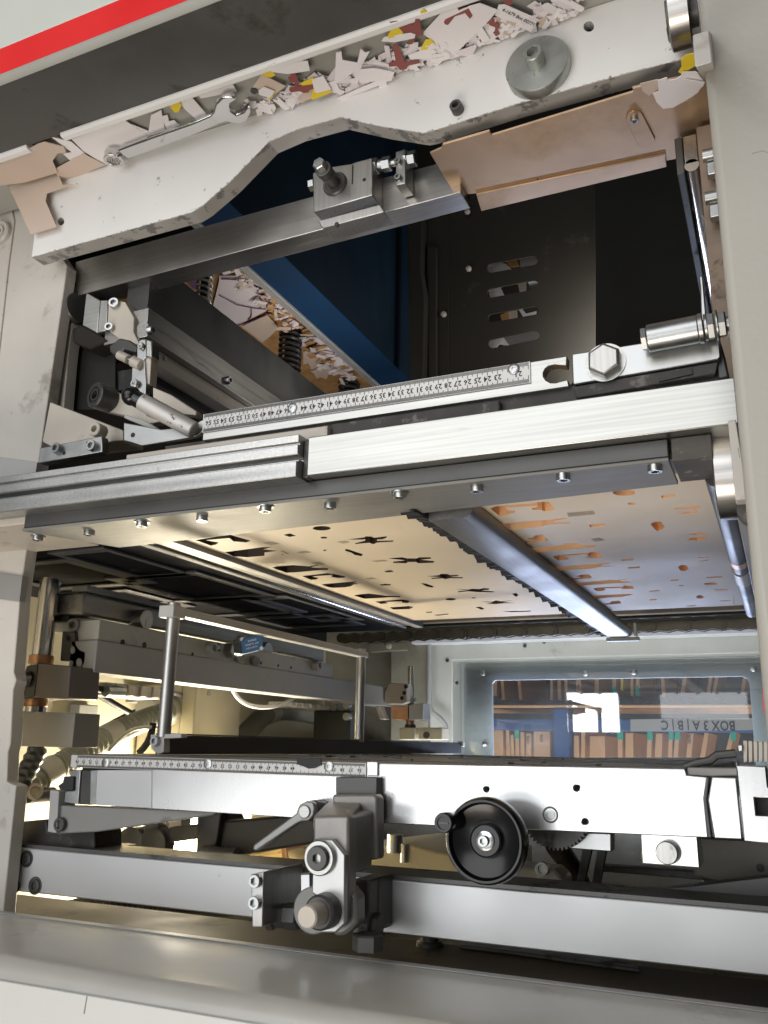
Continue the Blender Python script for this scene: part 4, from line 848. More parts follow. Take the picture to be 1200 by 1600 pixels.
o = g.out('foam_strip', M['rubber'], smooth=0); tag(o, 'ragged black foam strip along the left side of the centre bar', 'foam strip')
# left stainless rail and black board
t = thing('board_rail', 'long stainless rail along the left edge of the cream stripping board', 'rail', (-.70, 1.2, .245))
xa = (pt(255, 862, Z=.244).x+pt(603, 971, Z=.244).x)/2
G().box(-.700, -.683, .80, 1.72, .243, .262).out('rail_strip', M['grey'], t, .001)
G().box(xa+.008, -.7005, .80, 1.70, .2465, .262).out('rail_groove', M['slab'], t, .001)
G().box(xa, xa+.0075, .80, 1.72, .243, .262).out('rail_bead', M['chrome'], t, .002)
G().box(xa-.028, xa-.0005, .80, 1.72, .249, .262).out('dark_margin', M['slab'], t, .002)
t = thing('black_board', 'black coated board with faint raised outlines at the far left under the upper frame', 'die board', (-1.0, 1.3, .252))
G().box(-1.24, xa-.030, .80, 1.80, .252, .27).out('board_sheet', M['blackboard'], t)
olm = mat('black_outline_relief', (.04, .04, .045), .5, var=.3)
for cx, cy, wx_, wy_ in ((-1.02, 1.02, .11, .10), (-.88, 1.18, .09, .12), (-.95, 1.38, .12, .10), (-.82, 1.45, .05, .16), (-1.1, 1.25, .1, .1), (-.86, .98, .05, .1), (-.9, 1.6, .1, .08)):
    G().prism([(cx-wx_, cy-wy_, .2515), (cx+wx_, cy-wy_, .2515), (cx+wx_, cy+wy_, .2515), (cx-wx_, cy+wy_, .2515)], (0, 0, -.004),
              [[(cx-wx_*.8, cy-wy_*.8, .2515), (cx-wx_*.8, cy+wy_*.8, .2515), (cx+wx_*.8, cy+wy_*.8, .2515), (cx+wx_*.8, cy-wy_*.8, .2515)]]).out('raised_outline', olm, t, .001)
# right side rods
t = thing('side_rod', 'dark round rod with brass collars along the right edge of the stripping board', 'rod', (-.035, 1.2, .243))
for y0, y1, r, m_ in ((.80, 1.17, .0115, 'slab'), (1.17, 1.20, .0118, 'bronze'), (1.20, 1.25, .0105, 'oily'), (1.25, 1.33, .0122, 'grimy'), (1.33, 1.66, .0105, 'slab')):
    G().cyl((-.0345, y0, .240), (-.0345, y1, .240), r, 24).out('rod_section', M[m_], t)
o = G().box(-.0215, -.012, .80, 1.90, .20, .262).out('side_plate', M['grey'], None, .001); tag(o, 'grey plate along the right side of the stripping board', 'plate')
o = G().box(-.0115, .02, .86, 2.1, .17, .262).out('side_channel', M['aluy'], None, .002); tag(o, 'bluish lit metal channel next to the right housing panel', 'channel')
G_ = G().box(-.0345, -.012, 1.56, 1.565, .236, .25).out('cross_pin', M['greyl']); tag(G_, 'small cross pin at the far end of the right rod', 'pin')

# ------------------------------------------------------------------ back of the machine: beam, chain, window, rack
o = G().box(-1.24, .06, 1.93, 1.95, .284, .36).out('rear_beam', mat('brown_rear_beam', (.23, .19, .14), .6, var=.15, dirt=(.1, .08, .05), damt=.35, dscale=9), None, .002); tag(o, 'brownish rear beam behind the far edge of the stripping boards', 'beam')
o = G().box(-1.24, .06, 1.985, 2.0, .283, .30).out('chain_guide', M['oily'], None, .002); tag(o, 'dark oily guide strip above the drive chain', 'guide')
o = G().box(-1.24, .06, 2.05, 2.06, .10, .36).out('rear_plate', M['back'], None) if False else None
t = thing('drive_chain', 'oily roller chain running across the back below the stripping boards', 'chain', (-.45, 2.0, .265))
chm = mat('oily_chain_steel', (.10, .088, .065), .42, .7, var=.3, vscale=40)
pitch = .0365; x = -1.0; proto = None; k = 0
while x < .03:
    if proto is None:
        g = G(); n = 9
        outl_ = [(pitch*.5+.0125*math.sin(a), .0125*math.cos(a)) for a in (math.pi*i/n for i in range(n+1))]
        outl_ = outl_ + [(0, -.0085)] + [(-px_, -pz_) for px_, pz_ in outl_] + [(0, .0085)]
        for yy in (1.992, 2.014): g.prism([(px_, yy, .264+pz_) for px_, pz_ in outl_], (0, .003, 0))
        g.cyl((pitch*.5, 1.990, .264), (pitch*.5, 2.018, .264), .0062, 14); g.cyl((pitch*.5, 1.9955, .264), (pitch*.5, 2.0135, .264), .0095, 14)
        proto = g.out('link', chm, t); proto.location.x = x-ORG[t.name].x*0
        base = ORG[t.name]; proto.location = (x-(-.0), 0, 0)
    else:
        o = proto.copy(); C.objects.link(o); o.parent = t; o.location = (x, .004 if k % 2 else 0, 0)
    x += pitch; k += 1
t = thing('rear_window', 'grey-green framed inspection window at the back with a rack of boards behind its pane', 'window', (-.42, 2.3, -.5))
G().prism([(-.905, 2.27, -.55), (.06, 2.27, -.55), (.06, 2.27, .276), (-.905, 2.27, .276)], (0, .079, 0), [[(-.815, 2.27, -.52), (-.815, 2.27, .229), (.03, 2.27, .229), (.03, 2.27, -.52)]]).out('outer_frame', M['frame'], t, .003)
G().box(-.915, .06, 2.215, 2.269, .270, .281).out('top_lip', mat('pale_lip_paint_blue', (.80, .81, .82), .35), t, .002)
hole = [pt(x, y, Y=2.338) for x, y in ((770, 1200), (769, 1068), (773, 1063), (1160, 1057), (1168, 1061), (1171, 1068), (1178, 1200))]
hole[0].z = -.515; hole[-1].z = -.515
G().prism([(-.8145, 2.338, -.519), (-.8145, 2.338, .2285), (.0295, 2.338, .2285), (.0295, 2.338, -.519)], (0, .010, 0), [hole]).out('inner_frame', M['wframe'], t, .001)
G().box(-.800, .026, 2.326, 2.330, -.51, .214).out('pane', M['glass'], t)
for x, y in ((755, 1052), (915, 1052), (990, 1050), (1177, 1045), (757, 1163)):
    p = pt(x, y, Y=2.3255); G().lathe(p, (0, -1, 0), [(0, .0075), (.003, .007), (.004, .005)], 16).out('pane_screw', M['zinc'], t)
for x, y in ((699, 1032), (714, 1067), (703, 1001), (850, 1003), (820, 1009)):
    p = pt(x, y, Y=2.2695); G().lathe(p, (0, -1, 0), [(0, .005), (.003, .0045)], 12).out('frame_screw', M['dark'], t)
o = G().tube([pt(x, y, Y=2.24) for x, y in ((671, 1005), (671, 1040), (671, 1075), (671, 1100), (676, 1113), (688, 1122), (696, 1132), (697, 1150), (697, 1185))], .006, 10).out('grey_pipe', M['greyl']); tag(o, 'pale grey bent pipe running down left of the rear window', 'pipe')
o = G().py(2.25, [(610, 985), (668, 985), (668, 1200), (610, 1200)], .03).out('rear_post', M['back'], None, .003); tag(o, 'grimy post at the back between guide column and rear window', 'post')
o = G().py(2.20, [(575, 1005), (632, 1003), (634, 1016), (577, 1019)], .02).out('small_bracket', M['back'], None, .002); tag(o, 'small grimy bracket with a bolt below the drive chain', 'bracket')
p = pt(608, 1009, Y=2.2); G().lathe(p, (0, -1, 0), [(0, .009), (.006, .009), (.008, .006)], 16).out('bolt', M['grimy'], o)
o = G().box(-1.02, .06, 2.17, 2.19, -.60, -.075).out('rear_blackout', M['slab'], None, .002); tag(o, 'added dark sheet hiding the bright space below the rear window', 'plate')  # added dark sheet, keeps the space under the table dark
# storage rack
t = thing('storage_rack', 'blue storage rack with a wooden shelf plank seen through the rear window', 'rack', (-.6, 3.3, -.6))
zt1 = pt(960, 1101, Y=3.3).z; zt2 = pt(960, 1105, Y=3.3).z
G().box(-1.6, .35, 3.3, 3.9, zt2, zt1).out('shelf_plank', M['plank'], t, .002)
zb1 = pt(820, 1123, Y=3.32).z; zb2 = pt(820, 1141, Y=3.32).z
G().box(-1.6, .35, 3.32, 3.36, zb2, zb1).out('beam', M['rackblue'], t, .003)
xr0, xr1 = pt(864, 1110, Y=3.31).x, pt(888, 1110, Y=3.31).x
G().box(xr0, xr1, 3.305, 3.40, -.7, zt2-.004).out('upright', M['rackblue'], t, .003)
G().box(-1.7, .5, 4.0, 4.02, -.8, 1.0).out('rear_sheet', M['void'], t)
lb = G().py(3.316, [(985, 1124), (1182, 1122), (1182, 1141), (985, 1143)], .002).out('shelf_label', M['greyl'], t)
g = G(); c = pt(1090, 1133, Y=3.3145); wd = pt(1180, 1132, Y=3.3145).x-pt(1000, 1134, Y=3.3145).x
text_polys('BOX 3 A | B | C', .046, lambda u, v: (c.x+u*.80, 3.3145, c.z+v), None, g, spin=-1); g.out('lettering', M['ink'], lb, smooth=0)
n3 = lambda x, y: (700+x/2.4, 950+y/2.4)
ups = [(175, 16, 330, 0, 0), (198, 12, 345, 10, 0), (262, 12, 345, 10, 0), (388, 11, 345, 0, 0), (415, 13, 345, 3, 0), (440, 12, 350, 4, 0), (490, 17, 340, 0, 1), (558, 16, 340, 0, 0), (622, 14, 330, 2, 2), (652, 10, 310, 0, 3), (690, 12, 330, 0, 0), (712, 14, 330, 0, 2), (803, 14, 335, 6, 0), (893, 16, 320, -14, 0), (992, 14, 318, -16, 0), (1015, 14, 322, -18, 0), (1118, 14, 320, -14, 0)]
def mk(rowname, i, x, w_, ya, yb, tilt, sty, up):
    q = [n3(x-w_/2, ya), n3(x+w_/2, ya), n3(x+w_/2+tilt, yb), n3(x-w_/2+tilt, yb)]
    p = [pt(a, b, Y=3.34) for a, b in q]; o = G().prism(p, (0, .42, 0)).out('die_board', M['plank'] if sty != 3 else M['yellow'], None, .0015)
    if sty in (1, 2) or rowname == 'lower':
        pass
    return o, p
names = ['first', 'second', 'third', 'fourth', 'fifth', 'sixth', 'seventh', 'eighth', 'ninth', 'tenth', 'eleventh', 'twelfth', 'thirteenth', 'fourteenth', 'fifteenth', 'sixteenth', 'seventeenth', 'eighteenth', 'nineteenth', 'twentieth']
for i, (x, w_, yb, tilt, sty) in enumerate(ups):
    o, p = mk('upper', i, x, w_, 225, yb, tilt, sty, True)
    ex = {0: 'plain', 1: 'inscribed', 2: 'green-tagged', 3: 'yellow'}[sty]
    tag(o, f'{ex} wooden die board, {names[i]} from the left in the row above the rack plank', 'die board', 'die boards above the rack plank')
    if sty == 2:
        G().prism([p[2]+Vector((.001, -.002, 0)), p[3]+Vector((-.001, -.002, 0)), p[3]+Vector((-.001, -.002, .035)), p[2]+Vector((.001, -.002, .035))], (0, .003, 0)).out('green_tag', M['green'], o)
    if sty == 1:
        g = G(); cc = (p[0]+p[2])/2; text_polys('1254', .016, lambda u, v: (cc.x-v, 3.339, cc.z-.02+u), None, g); g.out('inscription', M['ink'], o, smooth=0)
los = [(188, 34, 458, 0, 0), (222, 13, 455, 4, 0), (240, 12, 475, 0, 0), (258, 14, 460, 2, 2), (278, 14, 465, 0, 0), (302, 18, 470, 0, 1), (352, 62, 462, 0, 1), (451, 15, 462, 0, 2), (481, 20, 478, 0, 0), (506, 14, 458, 0, 0), (560, 58, 480, 0, 0), (645, 18, 462, 0, 2), (680, 30, 468, 0, 0), (757, 17, 464, -4, 2), (792, 26, 470, -4, 0), (836, 15, 462, -4, 2), (860, 17, 462, -6, 2), (912, 20, 470, -10, 1), (970, 18, 468, -16, 0), (1068, 18, 464, -24, 2)]
for i, (x, w_, ya, tilt, sty) in enumerate(los):
    o, p = mk('lower', i, x, w_, ya, 560, tilt, sty, False)
    ex = {0: 'plain', 1: 'inscribed', 2: 'green-tipped'}[sty]
    tag(o, f'{ex} wooden die board, {names[i]} from the left in the row below the blue rack beam', 'die board', 'die boards below the rack beam')
    if sty == 2:
        G().prism([p[0]+Vector((-.001, -.002, .001)), p[1]+Vector((.001, -.002, .001)), p[1]+Vector((.001, -.002, -.03)), p[0]+Vector((-.001, -.002, -.03))], (0, .004, 0)).out('green_tag', M['green'], o)
    if sty == 1:
        g = G(); cc = (p[0]+p[2])/2; text_polys('1076', .016, lambda u, v: (cc.x-v, 3.339, cc.z+.02+u), None, g); g.out('inscription', M['ink'], o, smooth=0)
# ------------------------------------------------------------------ guide columns and the side beam of the lower opening
z8 = lambda P: zz(P, 4, 0, 800)
t = thing('guide_column', 'chrome guide post with copper bushes on a dark clamp block at the lower left', 'guide column', pt(75, 1115, Y=.96))
a0, a1 = pt(77, 925, Y=.97), pt(74, 1112, Y=.97); a1.x = a0.x; r = 15.5*mpp(a0)
G().cyl(a0+Vector((0, 0, .02)), a1+Vector((0, 0, -.004)), r, 40).out('chrome_rod', M['chrome'], t)
for y0, y1, rr, m_ in ((1024, 1038, 1.18, 'bronze'), (1090, 1104, 1.12, 'bronze'), (1098, 1106, .95, 'slab')):
    G().cyl(Vector((a0.x, .97, pt(75, y0, Y=.97).z)), Vector((a0.x, .97, pt(75, y1, Y=.97).z)), r*rr, 36).out('bush', M[m_], t, .001)
G().prism([pt(*c, Y=.94) for c in z8([(240, 946), (440, 962), (425, 1160), (410, 1168), (215, 1160)])], (0, .06, 0)).out('clamp_block', mat('brown_clamp_block', (.155, .14, .125), .45, .3, var=.1), t, .0015)
G().prism([pt(*c, Y=.945) for c in z8([(165, 960), (238, 946), (214, 1160), (130, 1170), (150, 1000)])], (0, .06, 0)).out('clamp_back', M['slab'], t, .002)
p = pt(44, 1061, Y=.944); G().lathe(p, (-.4, -1, 0), [(0, .011), (.008, .011), (.009, .009), (.009, .005), (.004, .0045)], 22).out('socket_bolt', M['zinc'], t)
G().py(.94, z8([(85, 1244), (470, 1256), (450, 1472), (68, 1462)]), .05).out('foot_plate', M['grey'], t, .0012)
bk = z8([(390, 745), (470, 750), (476, 830), (500, 860), (537, 875), (530, 940), (500, 1002), (440, 1000), (455, 935), (375, 930)])
hs = [z8(ell(428, 783, 15, 22, 14)), z8(ell(452, 863, 14, 20, 14)), z8(ell(494, 940, 15, 22, 14))]
G().py(.985, bk, .014, hs).out('drilled_bracket', M['slab'], t, .001)
p = pt(*z8([(462, 706)])[0], Y=.985); G().socket(p+Vector((-.004, .012, 0)), (.25, -1, 0), .0098, .016).out('socket_bolt', M['grey'], t)
G().py(.995, z8([(345, 655), (600, 670), (600, 770), (345, 750)]), .02).out('rear_block', M['greyl'], t, .001)
t = thing('guide_column', 'small far guide post with a copper-coloured clamp near the rear window', 'guide column', pt(640, 1150, Y=2.05))
Yf = 2.05; a0, a1 = pt(642, 1041, Y=Yf), pt(642, 1142, Y=Yf); r = 5*mpp(a0)
G().cyl(a0, a1, r, 24).out('chrome_rod', M['chrome'], t)
for y0, y1, rr, m_ in ((1090, 1096, 2, 'grimy'), (1125, 1134, 1.3, 'bronze'), (1132, 1137, 1.7, 'slab')):
    G().cyl(Vector((a0.x, Yf, pt(642, y0, Y=Yf).z)), Vector((a0.x, Yf, pt(642, y1, Y=Yf).z)), r*rr, 20).out('bush', M[m_], t)
n5 = lambda P: zz(P, 3.75, 400, 980)
G().py(Yf-.03, n5([(895, 455), (978, 445), (980, 545), (895, 545)]), .05).out('clamp_block', M['greyl'], t, .002)
G().py(Yf-.025, n5([(790, 462), (892, 462), (893, 545), (800, 542)]), .05).out('clamp_side', M['bronze'], t, .002)
G().py(Yf-.05, n5([(752, 385), (780, 328), (880, 330), (885, 440), (860, 452), (755, 450)]), .04).out('drilled_bracket', M['grimy'], t, .002)
G().py(Yf-.04, n5([(690, 455), (720, 455), (755, 540), (725, 540)]), .03).out('gusset', M['grimy'], t, .002)
G().py(Yf-.03, n5([(838, 588), (932, 588), (932, 660), (838, 660)]), .05).out('foot_plate', M['cream'], t, .002)
G().py(Yf-.028, n5([(950, 588), (1090, 588), (1092, 660), (950, 660)]), .05).out('foot_plate', M['cream'], t, .002)
for x, y in ((878, 348), (868, 385), (855, 415)):
    p = pt(*n5([(x, y)])[0], Y=Yf-.0505); G().cyl(p, p+Vector((0, .003, 0)), .005, 12).out('hole', M['oily'], t)
p = pt(*n5([(1000, 632)])[0], Y=Yf-.03); G().cyl(p, p+Vector((0, -.004, 0)), .008, 14).out('bolt', M['slab'], t)
SX = -.90
t = thing('side_crossbeam', 'long grey crossbeam running back along the left side of the lower opening', 'crossbeam', (SX, 1.4, .10))
zc = (pt(240, 1065, X=SX).z+pt(480, 1086, X=SX).z)/2; zd = (pt(240, 1020, X=SX).z+pt(480, 1049, X=SX).z)/2; ze = (pt(240, 985, X=SX).z+pt(345, 1002, X=SX).z)/2
G().box(SX-.05, SX, .985, 2.06, zc, zd).out('beam', M['greyl'], t, .0015)
ye = pt(523, 1045, X=SX).y
G().box(SX-.045, SX-.004, .99, ye, zd+.0005, ze).out('top_plate', M['frame'], t, .0015)
G().box(SX-.09, SX-.035, .985, 1.75, ze+.008, ze+.042).out('dirty_bar', mat('dirty_aluminium', (.40, .40, .38), .4, .8, streak='y', var=.15, dirt=(.1, .1, .09), damt=.45, dscale=12, dsharp=.2), t, .004)
G().box(SX-.09, SX-.06, .985, 1.8, ze-.001, ze+.0075).out('dark_slot', M['oily'], t)
G().box(SX-.06, SX-.030, .985, 1.8, ze+.043, ze+.052).out('bar_ridge', M['grey'], t, .001)
for x, y, r in ((325, 1013, .0105), (491, 1040, .0105)):
    p = pt(x, y, X=SX-.004); G().socket(p, (1, 0, 0), r, .014).out('socket_bolt', M['greyl'], t)
for x, y in ((369, 1028), (393, 1033)):
    p = pt(x, y, X=SX-.004); G().cyl(p+Vector((0, 0, .002)), p+Vector((.014, -.004, -.001)), .0085, 16).out('stud_nut', M['zinc'], t)
for x, y in ((192, 1004), (226, 1008), (408, 1036), (435, 1040), (455, 1043), (301, 1022)):
    p = pt(x, y, X=SX-.0035); G().cyl(p+Vector((-.003, 0, 0)), p, .0048 if x < 300 else .003, 14).out('pin_hole', M['oily'], t)
for x, y in ((225, 968), (416, 1016)):
    p = pt(x, y, X=SX-.02); G().cyl(p+Vector((-.02, 0, 0)), p+Vector((.006, 0, 0)), .016, 24).out('clamp_button', M['zinc'], t, .001); G().cyl(p+Vector((0, 0, -.025)), p, .007, 16).out('button_stem', M['zinc'], t)
p = pt(358, 1016, X=SX); G().hexa(p+Vector((-.01, 0, 0)), p+Vector((.012, 0, 0)), .0135).out('hex_nut', M['zinc'], t)
G().cyl(p+Vector((.004, .02, .02)), p+Vector((.018, .02, .018)), .009, 18).out('plug', M['greyl'], t)
tg = G().box(SX-.004, SX-.0025, pt(335, 1010, X=SX).y, pt(347, 1010, X=SX).y, pt(341, 1017, X=SX).z, pt(341, 1004, X=SX).z).out('blue_sticker', M['blue'], t)
G().box(SX-.0025, SX-.0015, pt(336.5, 1010, X=SX).y, pt(345.5, 1010, X=SX).y, pt(341, 1013.5, X=SX).z, pt(341, 1008, X=SX).z).out('sticker_field', M['paper'], tg)
t = thing('blue_sensor', 'small blue sensor box with pale printing on the side crossbeam', 'sensor', pt(395, 1012, X=-.87))
sq = [pt(x, y, Y=1.13) for x, y in ((376, 999), (411, 990), (411, 1014), (379, 1022))]
G().prism(sq, (-.03, .03, 0)).out('sensor_body', M['blue'], t, .001)
G().prism([pt(x, y, Y=1.13) for x, y in ((364, 1000), (376, 998), (379, 1022), (366, 1020))], (-.02, .03, 0)).out('dark_side', M['oily'], t, .001)
for x, y in ((379, 999), (410, 1013)):
    p = pt(x, y, Y=1.13); G().cyl(p+Vector((0, .002, 0)), p+Vector((0, -.003, 0)), .003, 12).out('screw', M['zinc'], t)
g = G(); c = pt(394, 1006, Y=1.1295); uu = (pt(405, 1003, Y=1.1295)-pt(385, 1008, Y=1.1295)).normalized(); c.y -= .0006
for j, s_ in enumerate(('SICK SENSOR', 'WT 12-2P430', '10-30 V DC')):
    text_polys(s_ if j else 'SENSOR', .0042, lambda u, v, j=j: c+uu*u+Vector((0, 0, v+.0055-j*.0055)), None, g, spin=-1, res=1)
g.out('printing', M['paper'], t, smooth=0)

# U shaped handle and black strip
UX = -.70
t = thing('lift_bar', 'grey U-shaped lifting bar on two round posts above the lower table', 'bar', (UX, 1.1, .0))
y0, y1 = pt(264, 1050, X=UX).y, pt(563, 1080, X=UX).y
zb = (pt(268, 948, X=UX).z+pt(568, 1017, X=UX).z)/2
zl = (pt(268, 962, X=UX).z+pt(568, 1027, X=UX).z)/2
for y in (y0, y1):
    G().cyl((UX, y, .005), (UX, y, zb+.004), .0085, 28).out('round_post', M['steelz'], t)
G().box(UX-.009, UX+.009, y0-.011, y1+.012, zl, zb-.001).out('top_bar', M['greyl'], t, .001)
G().box(UX-.013, UX+.010, y0-.014, y0+.012, zl-.004, zb).out('corner_clamp', M['greyl'], t, .0012)
t = thing('black_strip', 'black rubber-faced strip with a small corner clamp on the lower table', 'strip', (UX, 1.3, -.015))
G().box(UX-.008, UX+.004, y0-.004, 2.0, -.0155, .0075).out('rubber_face', M['rubber'], t, .001)
G().box(UX-.009, UX+.0045, y0-.004, 2.0, .0078, .0095).out('top_edge', M['slab'], t)
cc = [pt(x, y, Y=y0-.006) for x, y in ((235, 1148), (283, 1146), (283, 1153), (256, 1154), (256, 1175), (247, 1179), (236, 1170))]
G().prism(cc, (0, .012, 0)).out('corner_clamp', M['greyl'], t, .0008)
p = pt(245, 1158, Y=y0-.006); G().socket(p, (0, -1, 0), .006, .006).out('socket_bolt', M['zinc'], t)
ey = pt(735, 1160, X=UX).y
G().box(UX-.006, UX+.008, 2.0, 2.012, .0, .012).out('end_cap', M['sillf'], t, .001)

# cream wall fittings: junction box, conduits, cables
WX = -1.10
t = thing('junction_box', 'cream junction box with a cable gland behind the lifting bar', 'junction box', (-1.18, 1.45, -.05))
q = [pt(x, y, X=WX) for x, y in ((307, 1076), (378, 1078), (378, 1180), (306, 1180))]
ya, yb2 = q[0].y, q[1].y; za, zb3 = q[0].z+.012, -.06
G().box(WX-.035, WX, ya, yb2, zb3, za).out('lid', M['cream'], t, .003)
G().box(-1.245, WX-.037, ya+.002, yb2, zb3, za-.002).out('box_body', M['cream'], t, .003)
for x, y in ((326, 1083), (372, 1082)):
    p = pt(x, y, X=WX); G().cyl(p+Vector((-.002, 0, 0)), p+Vector((.002, 0, 0)), .006, 14).out('lid_screw', M['greyl'], t)
gp = pt(282, 1112, X=-1.17)
G().lathe(Vector((-1.17, ya+.004, gp.z)), (0, -1, 0), [(0, .034), (.02, .034), (.021, .030), (.035, .030), (.036, .033), (.055, .032), (.058, .026), (.075, .024)], 20).out('cable_gland', M['ties'], t)
def conduit(label, path, X, rp, mt='conduit', ties=(), ridged=True, step=.0062):
    P = [pt(x, y, X=X) if not callable(X) else X(x, y) for x, y in path]
    # smooth and resample
    for _ in range(3):
        Q = [P[0]]
        for a, b in zip(P, P[1:]): Q += [a.lerp(b, .25), a.lerp(b, .75)]
        P = Q+[P[-1]]
    out = [P[0]]; acc = 0
    for a, b in zip(P, P[1:]):
        L = (b-a).length; d = 0
        while acc+L-d >= step:
            d += step-acc; out.append(a.lerp(b, d/L)); acc = 0
        acc += L-d
    r0 = rp
    o = G().tube(out, (lambda i: r0*(1 if i % 2 else .86)) if ridged else r0, 16).out('conduit', M[mt]); tag(o, label, 'conduit' if ridged else 'cable')
    for f in ties:
        i = int(f*(len(out)-1)); a, b = out[max(0, i-2)], out[min(len(out)-1, i+2)]; d = (b-a).normalized()
        G().cyl(out[i]-d*.017, out[i]+d*.017, r0*1.08, 20).out('pale_tie', M['ties'], o)
    return o
conduit('thick ridged grey-green conduit with two pale ties rising from the lower left', [(-10, 1275), (40, 1228), (100, 1192), (160, 1155), (215, 1128), (262, 1113)], -1.12, .022, ties=(.28, .62))
conduit('dark ridged conduit close to the left column', [(10, 1260), (35, 1220), (62, 1165)], -1.08, .016, 'slab')
conduit('short ridged grey conduit curving right of the junction box', [(372, 1160), (395, 1135), (412, 1117), (440, 1109), (480, 1115), (512, 1123), (530, 1118)], -1.16, .024, ties=(.3,), ridged=False)
conduit('dark ridged hose under the lower crossbar', [(90, 1445), (160, 1425), (250, 1415), (330, 1420), (420, 1432)], -1.0, .03, 'slab')
def cable(label, path, X, r, mt): return conduit(label, path, X, r, mt, ridged=False, step=.012)
cable('white cable looping under the side crossbeam', [(364, 1078), (372, 1092), (388, 1102), (410, 1106), (440, 1102), (470, 1084)], -1.0, .0045, 'paper')
cable('black cable with a connector below the side crossbeam', [(120, 1072), (140, 1074), (160, 1078), (186, 1081)], -1.0, .006, 'rubber')
cable('thin pale cable arching below the thick conduit', [(170, 1172), (200, 1140), (235, 1135), (262, 1140)], -1.0, .003, 'ties')
cable('black cable hanging between conduit and table clamp', [(218, 1176), (232, 1160), (238, 1140), (240, 1128)], -1.0, .006, 'rubber')
cable('dark cable running down behind the side crossbeam', [(150, 1083), (175, 1098), (210, 1118), (240, 1130)], -1.15, .006, 'rubber')
cable('thin dark cable low on the cream wall at the left', [(25, 1250), (50, 1252), (80, 1242)], -1.1, .004, 'rubber')
o = G().cyl(pt(165, 1080, X=-.99), pt(192, 1081, X=-.99), .009, 16).out('plug_connector', M['zinc']); tag(o, 'metal plug connector at the end of the black cable', 'connector')
t = thing('valve_fitting', 'small brass elbow fitting on the cream wall at the lower left', 'fitting', pt(47, 1243, X=-1.08))
p = pt(45, 1243, X=-1.08); G().cyl(p, p+Vector((0, .05, 0)), .011, 16).out('elbow', M['dark'], t); G().lathe(p+Vector((.01, 0, .006)), (.8, -.6, .1), [(0, .012), (.012, .012), (.013, .008), (.006, .006)], 16).out('brass_nut', M['grimy'], t)
t = thing('air_cylinder', 'white finned air cylinder under the side crossbeam', 'cylinder', pt(480, 1100, X=-1.0))
q0, q1 = pt(455, 1088, X=-1.0), pt(515, 1110, X=-1.0)
G().box(-1.06, -1.0, q0.y, q1.y, q1.z, zc-.003).out('cylinder_body', M['white'], t, .002)
for k in range(5):
    y = q0.y+(q1.y-q0.y)*(k+.6)/5.5; G().box(-1.0, -.996, y, y+.012, q1.z+.002, zc-.004).out('fin', M['white'], t, .001)
t = thing('air_cylinder', 'grey square air cylinder left of the lifting bar', 'cylinder', pt(215, 1085, X=-1.0))
q0, q1 = pt(167, 1065, X=-1.0), pt(252, 1093, X=-1.0)
G().box(-1.07, -1.0, q0.y, q1.y, q1.z, zc-.003).out('cylinder_body', M['greyl'], t, .002)
for k in range(4):
    y = q0.y+(q1.y-q0.y)*(k+.6)/4.5; G().box(-1.0, -.996, y, y+.016, q1.z+.002, zc-.004).out('fin', M['grimy'], t, .001)
for lb, x0, y0, x1, y1, mt in (('small grey bracket on the cream wall left of the junction box', 205, 1085, 232, 1100, 'grey'), ('flat cream cover plate on the wall below the junction box', 262, 1155, 305, 1185, 'cream'), ('narrow grey cable channel on the cream wall at the far left', 118, 1100, 140, 1180, 'greyl')):
    a_, b_ = pt(x0, y0, X=-1.235), pt(x1, y1, X=-1.235); o = G().box(-1.249, -1.225, a_.y, b_.y, min(a_.z, b_.z), max(a_.z, b_.z)).out('wall_plate', M[mt], None, .002); tag(o, lb, 'plate')
    p = Vector((-1.225, a_.y+.02, (a_.z+b_.z)/2)); G().socket(p, (1, 0, 0), .006, .005).out('screw', M['zinc'], o)
cable('grey cable bundle sagging from the junction box to the side crossbeam', [(300, 1100), (282, 1085), (255, 1080), (225, 1092), (196, 1088)], -1.14, .005, 'greyl')
cable('thin black cable crossing the cream wall toward the junction box', [(120, 1160), (170, 1130), (215, 1108), (262, 1096), (300, 1090)], -1.2, .0035, 'rubber')
o = G().box(-1.20, -1.02, 1.62, 2.30, -.5, -.01).out('cream_pillar', M['cream'], None, .004); tag(o, 'cream painted pillar deep inside the lower left of the machine', 'pillar')
o = G().box(-1.05, -.95, 1.92, 2.0, -.05, .08).out('dark_manifold', M['slab'], None, .004); tag(o, 'dark manifold block with studs under the far end of the side crossbeam', 'block')
for x, y in ((525, 1105), (545, 1120), (545, 1102)):
    p = pt(x, y, Y=1.92); G().cyl(p, p+Vector((0, -.015, 0)), .009, 14).out('stud', M['zinc'], o)

# ------------------------------------------------------------------ lower table frame
LY = .85
zz1 = pt(840, 1197, Y=LY).z
t = thing('lower_table', 'lower sliding table with a bright ground steel front and an engraved ruler', 'table frame', (-.42, LY, -.08))
def LP_(px): return [pt(x, y, Y=LY) for x, y in px]
fr = LP_([(237, 1190), (590, 1193), (1070, 1201), (1073, 1211), (1105, 1214), (1100, 1250), (1106, 1309), (590, 1286), (237, 1263)])
hl = [LP_(ell(760, 1233, 4.2, 4.6, 14)), LP_(ell(901, 1231, 5, 5.2, 14)), LP_(ell(914, 1284, 5, 5, 14))]
fr2 = G().prism(fr, (0, .02, 0), hl).out('front_plate', M['bright'], t, .0008)
for x, y in ((760, 1233), (901, 1231), (914, 1284)):
    p = pt(x, y, Y=LY+.012); G().cyl(p, p+Vector((0, .007, 0)), .005, 14).out('hole_bottom', M['oily'], t)
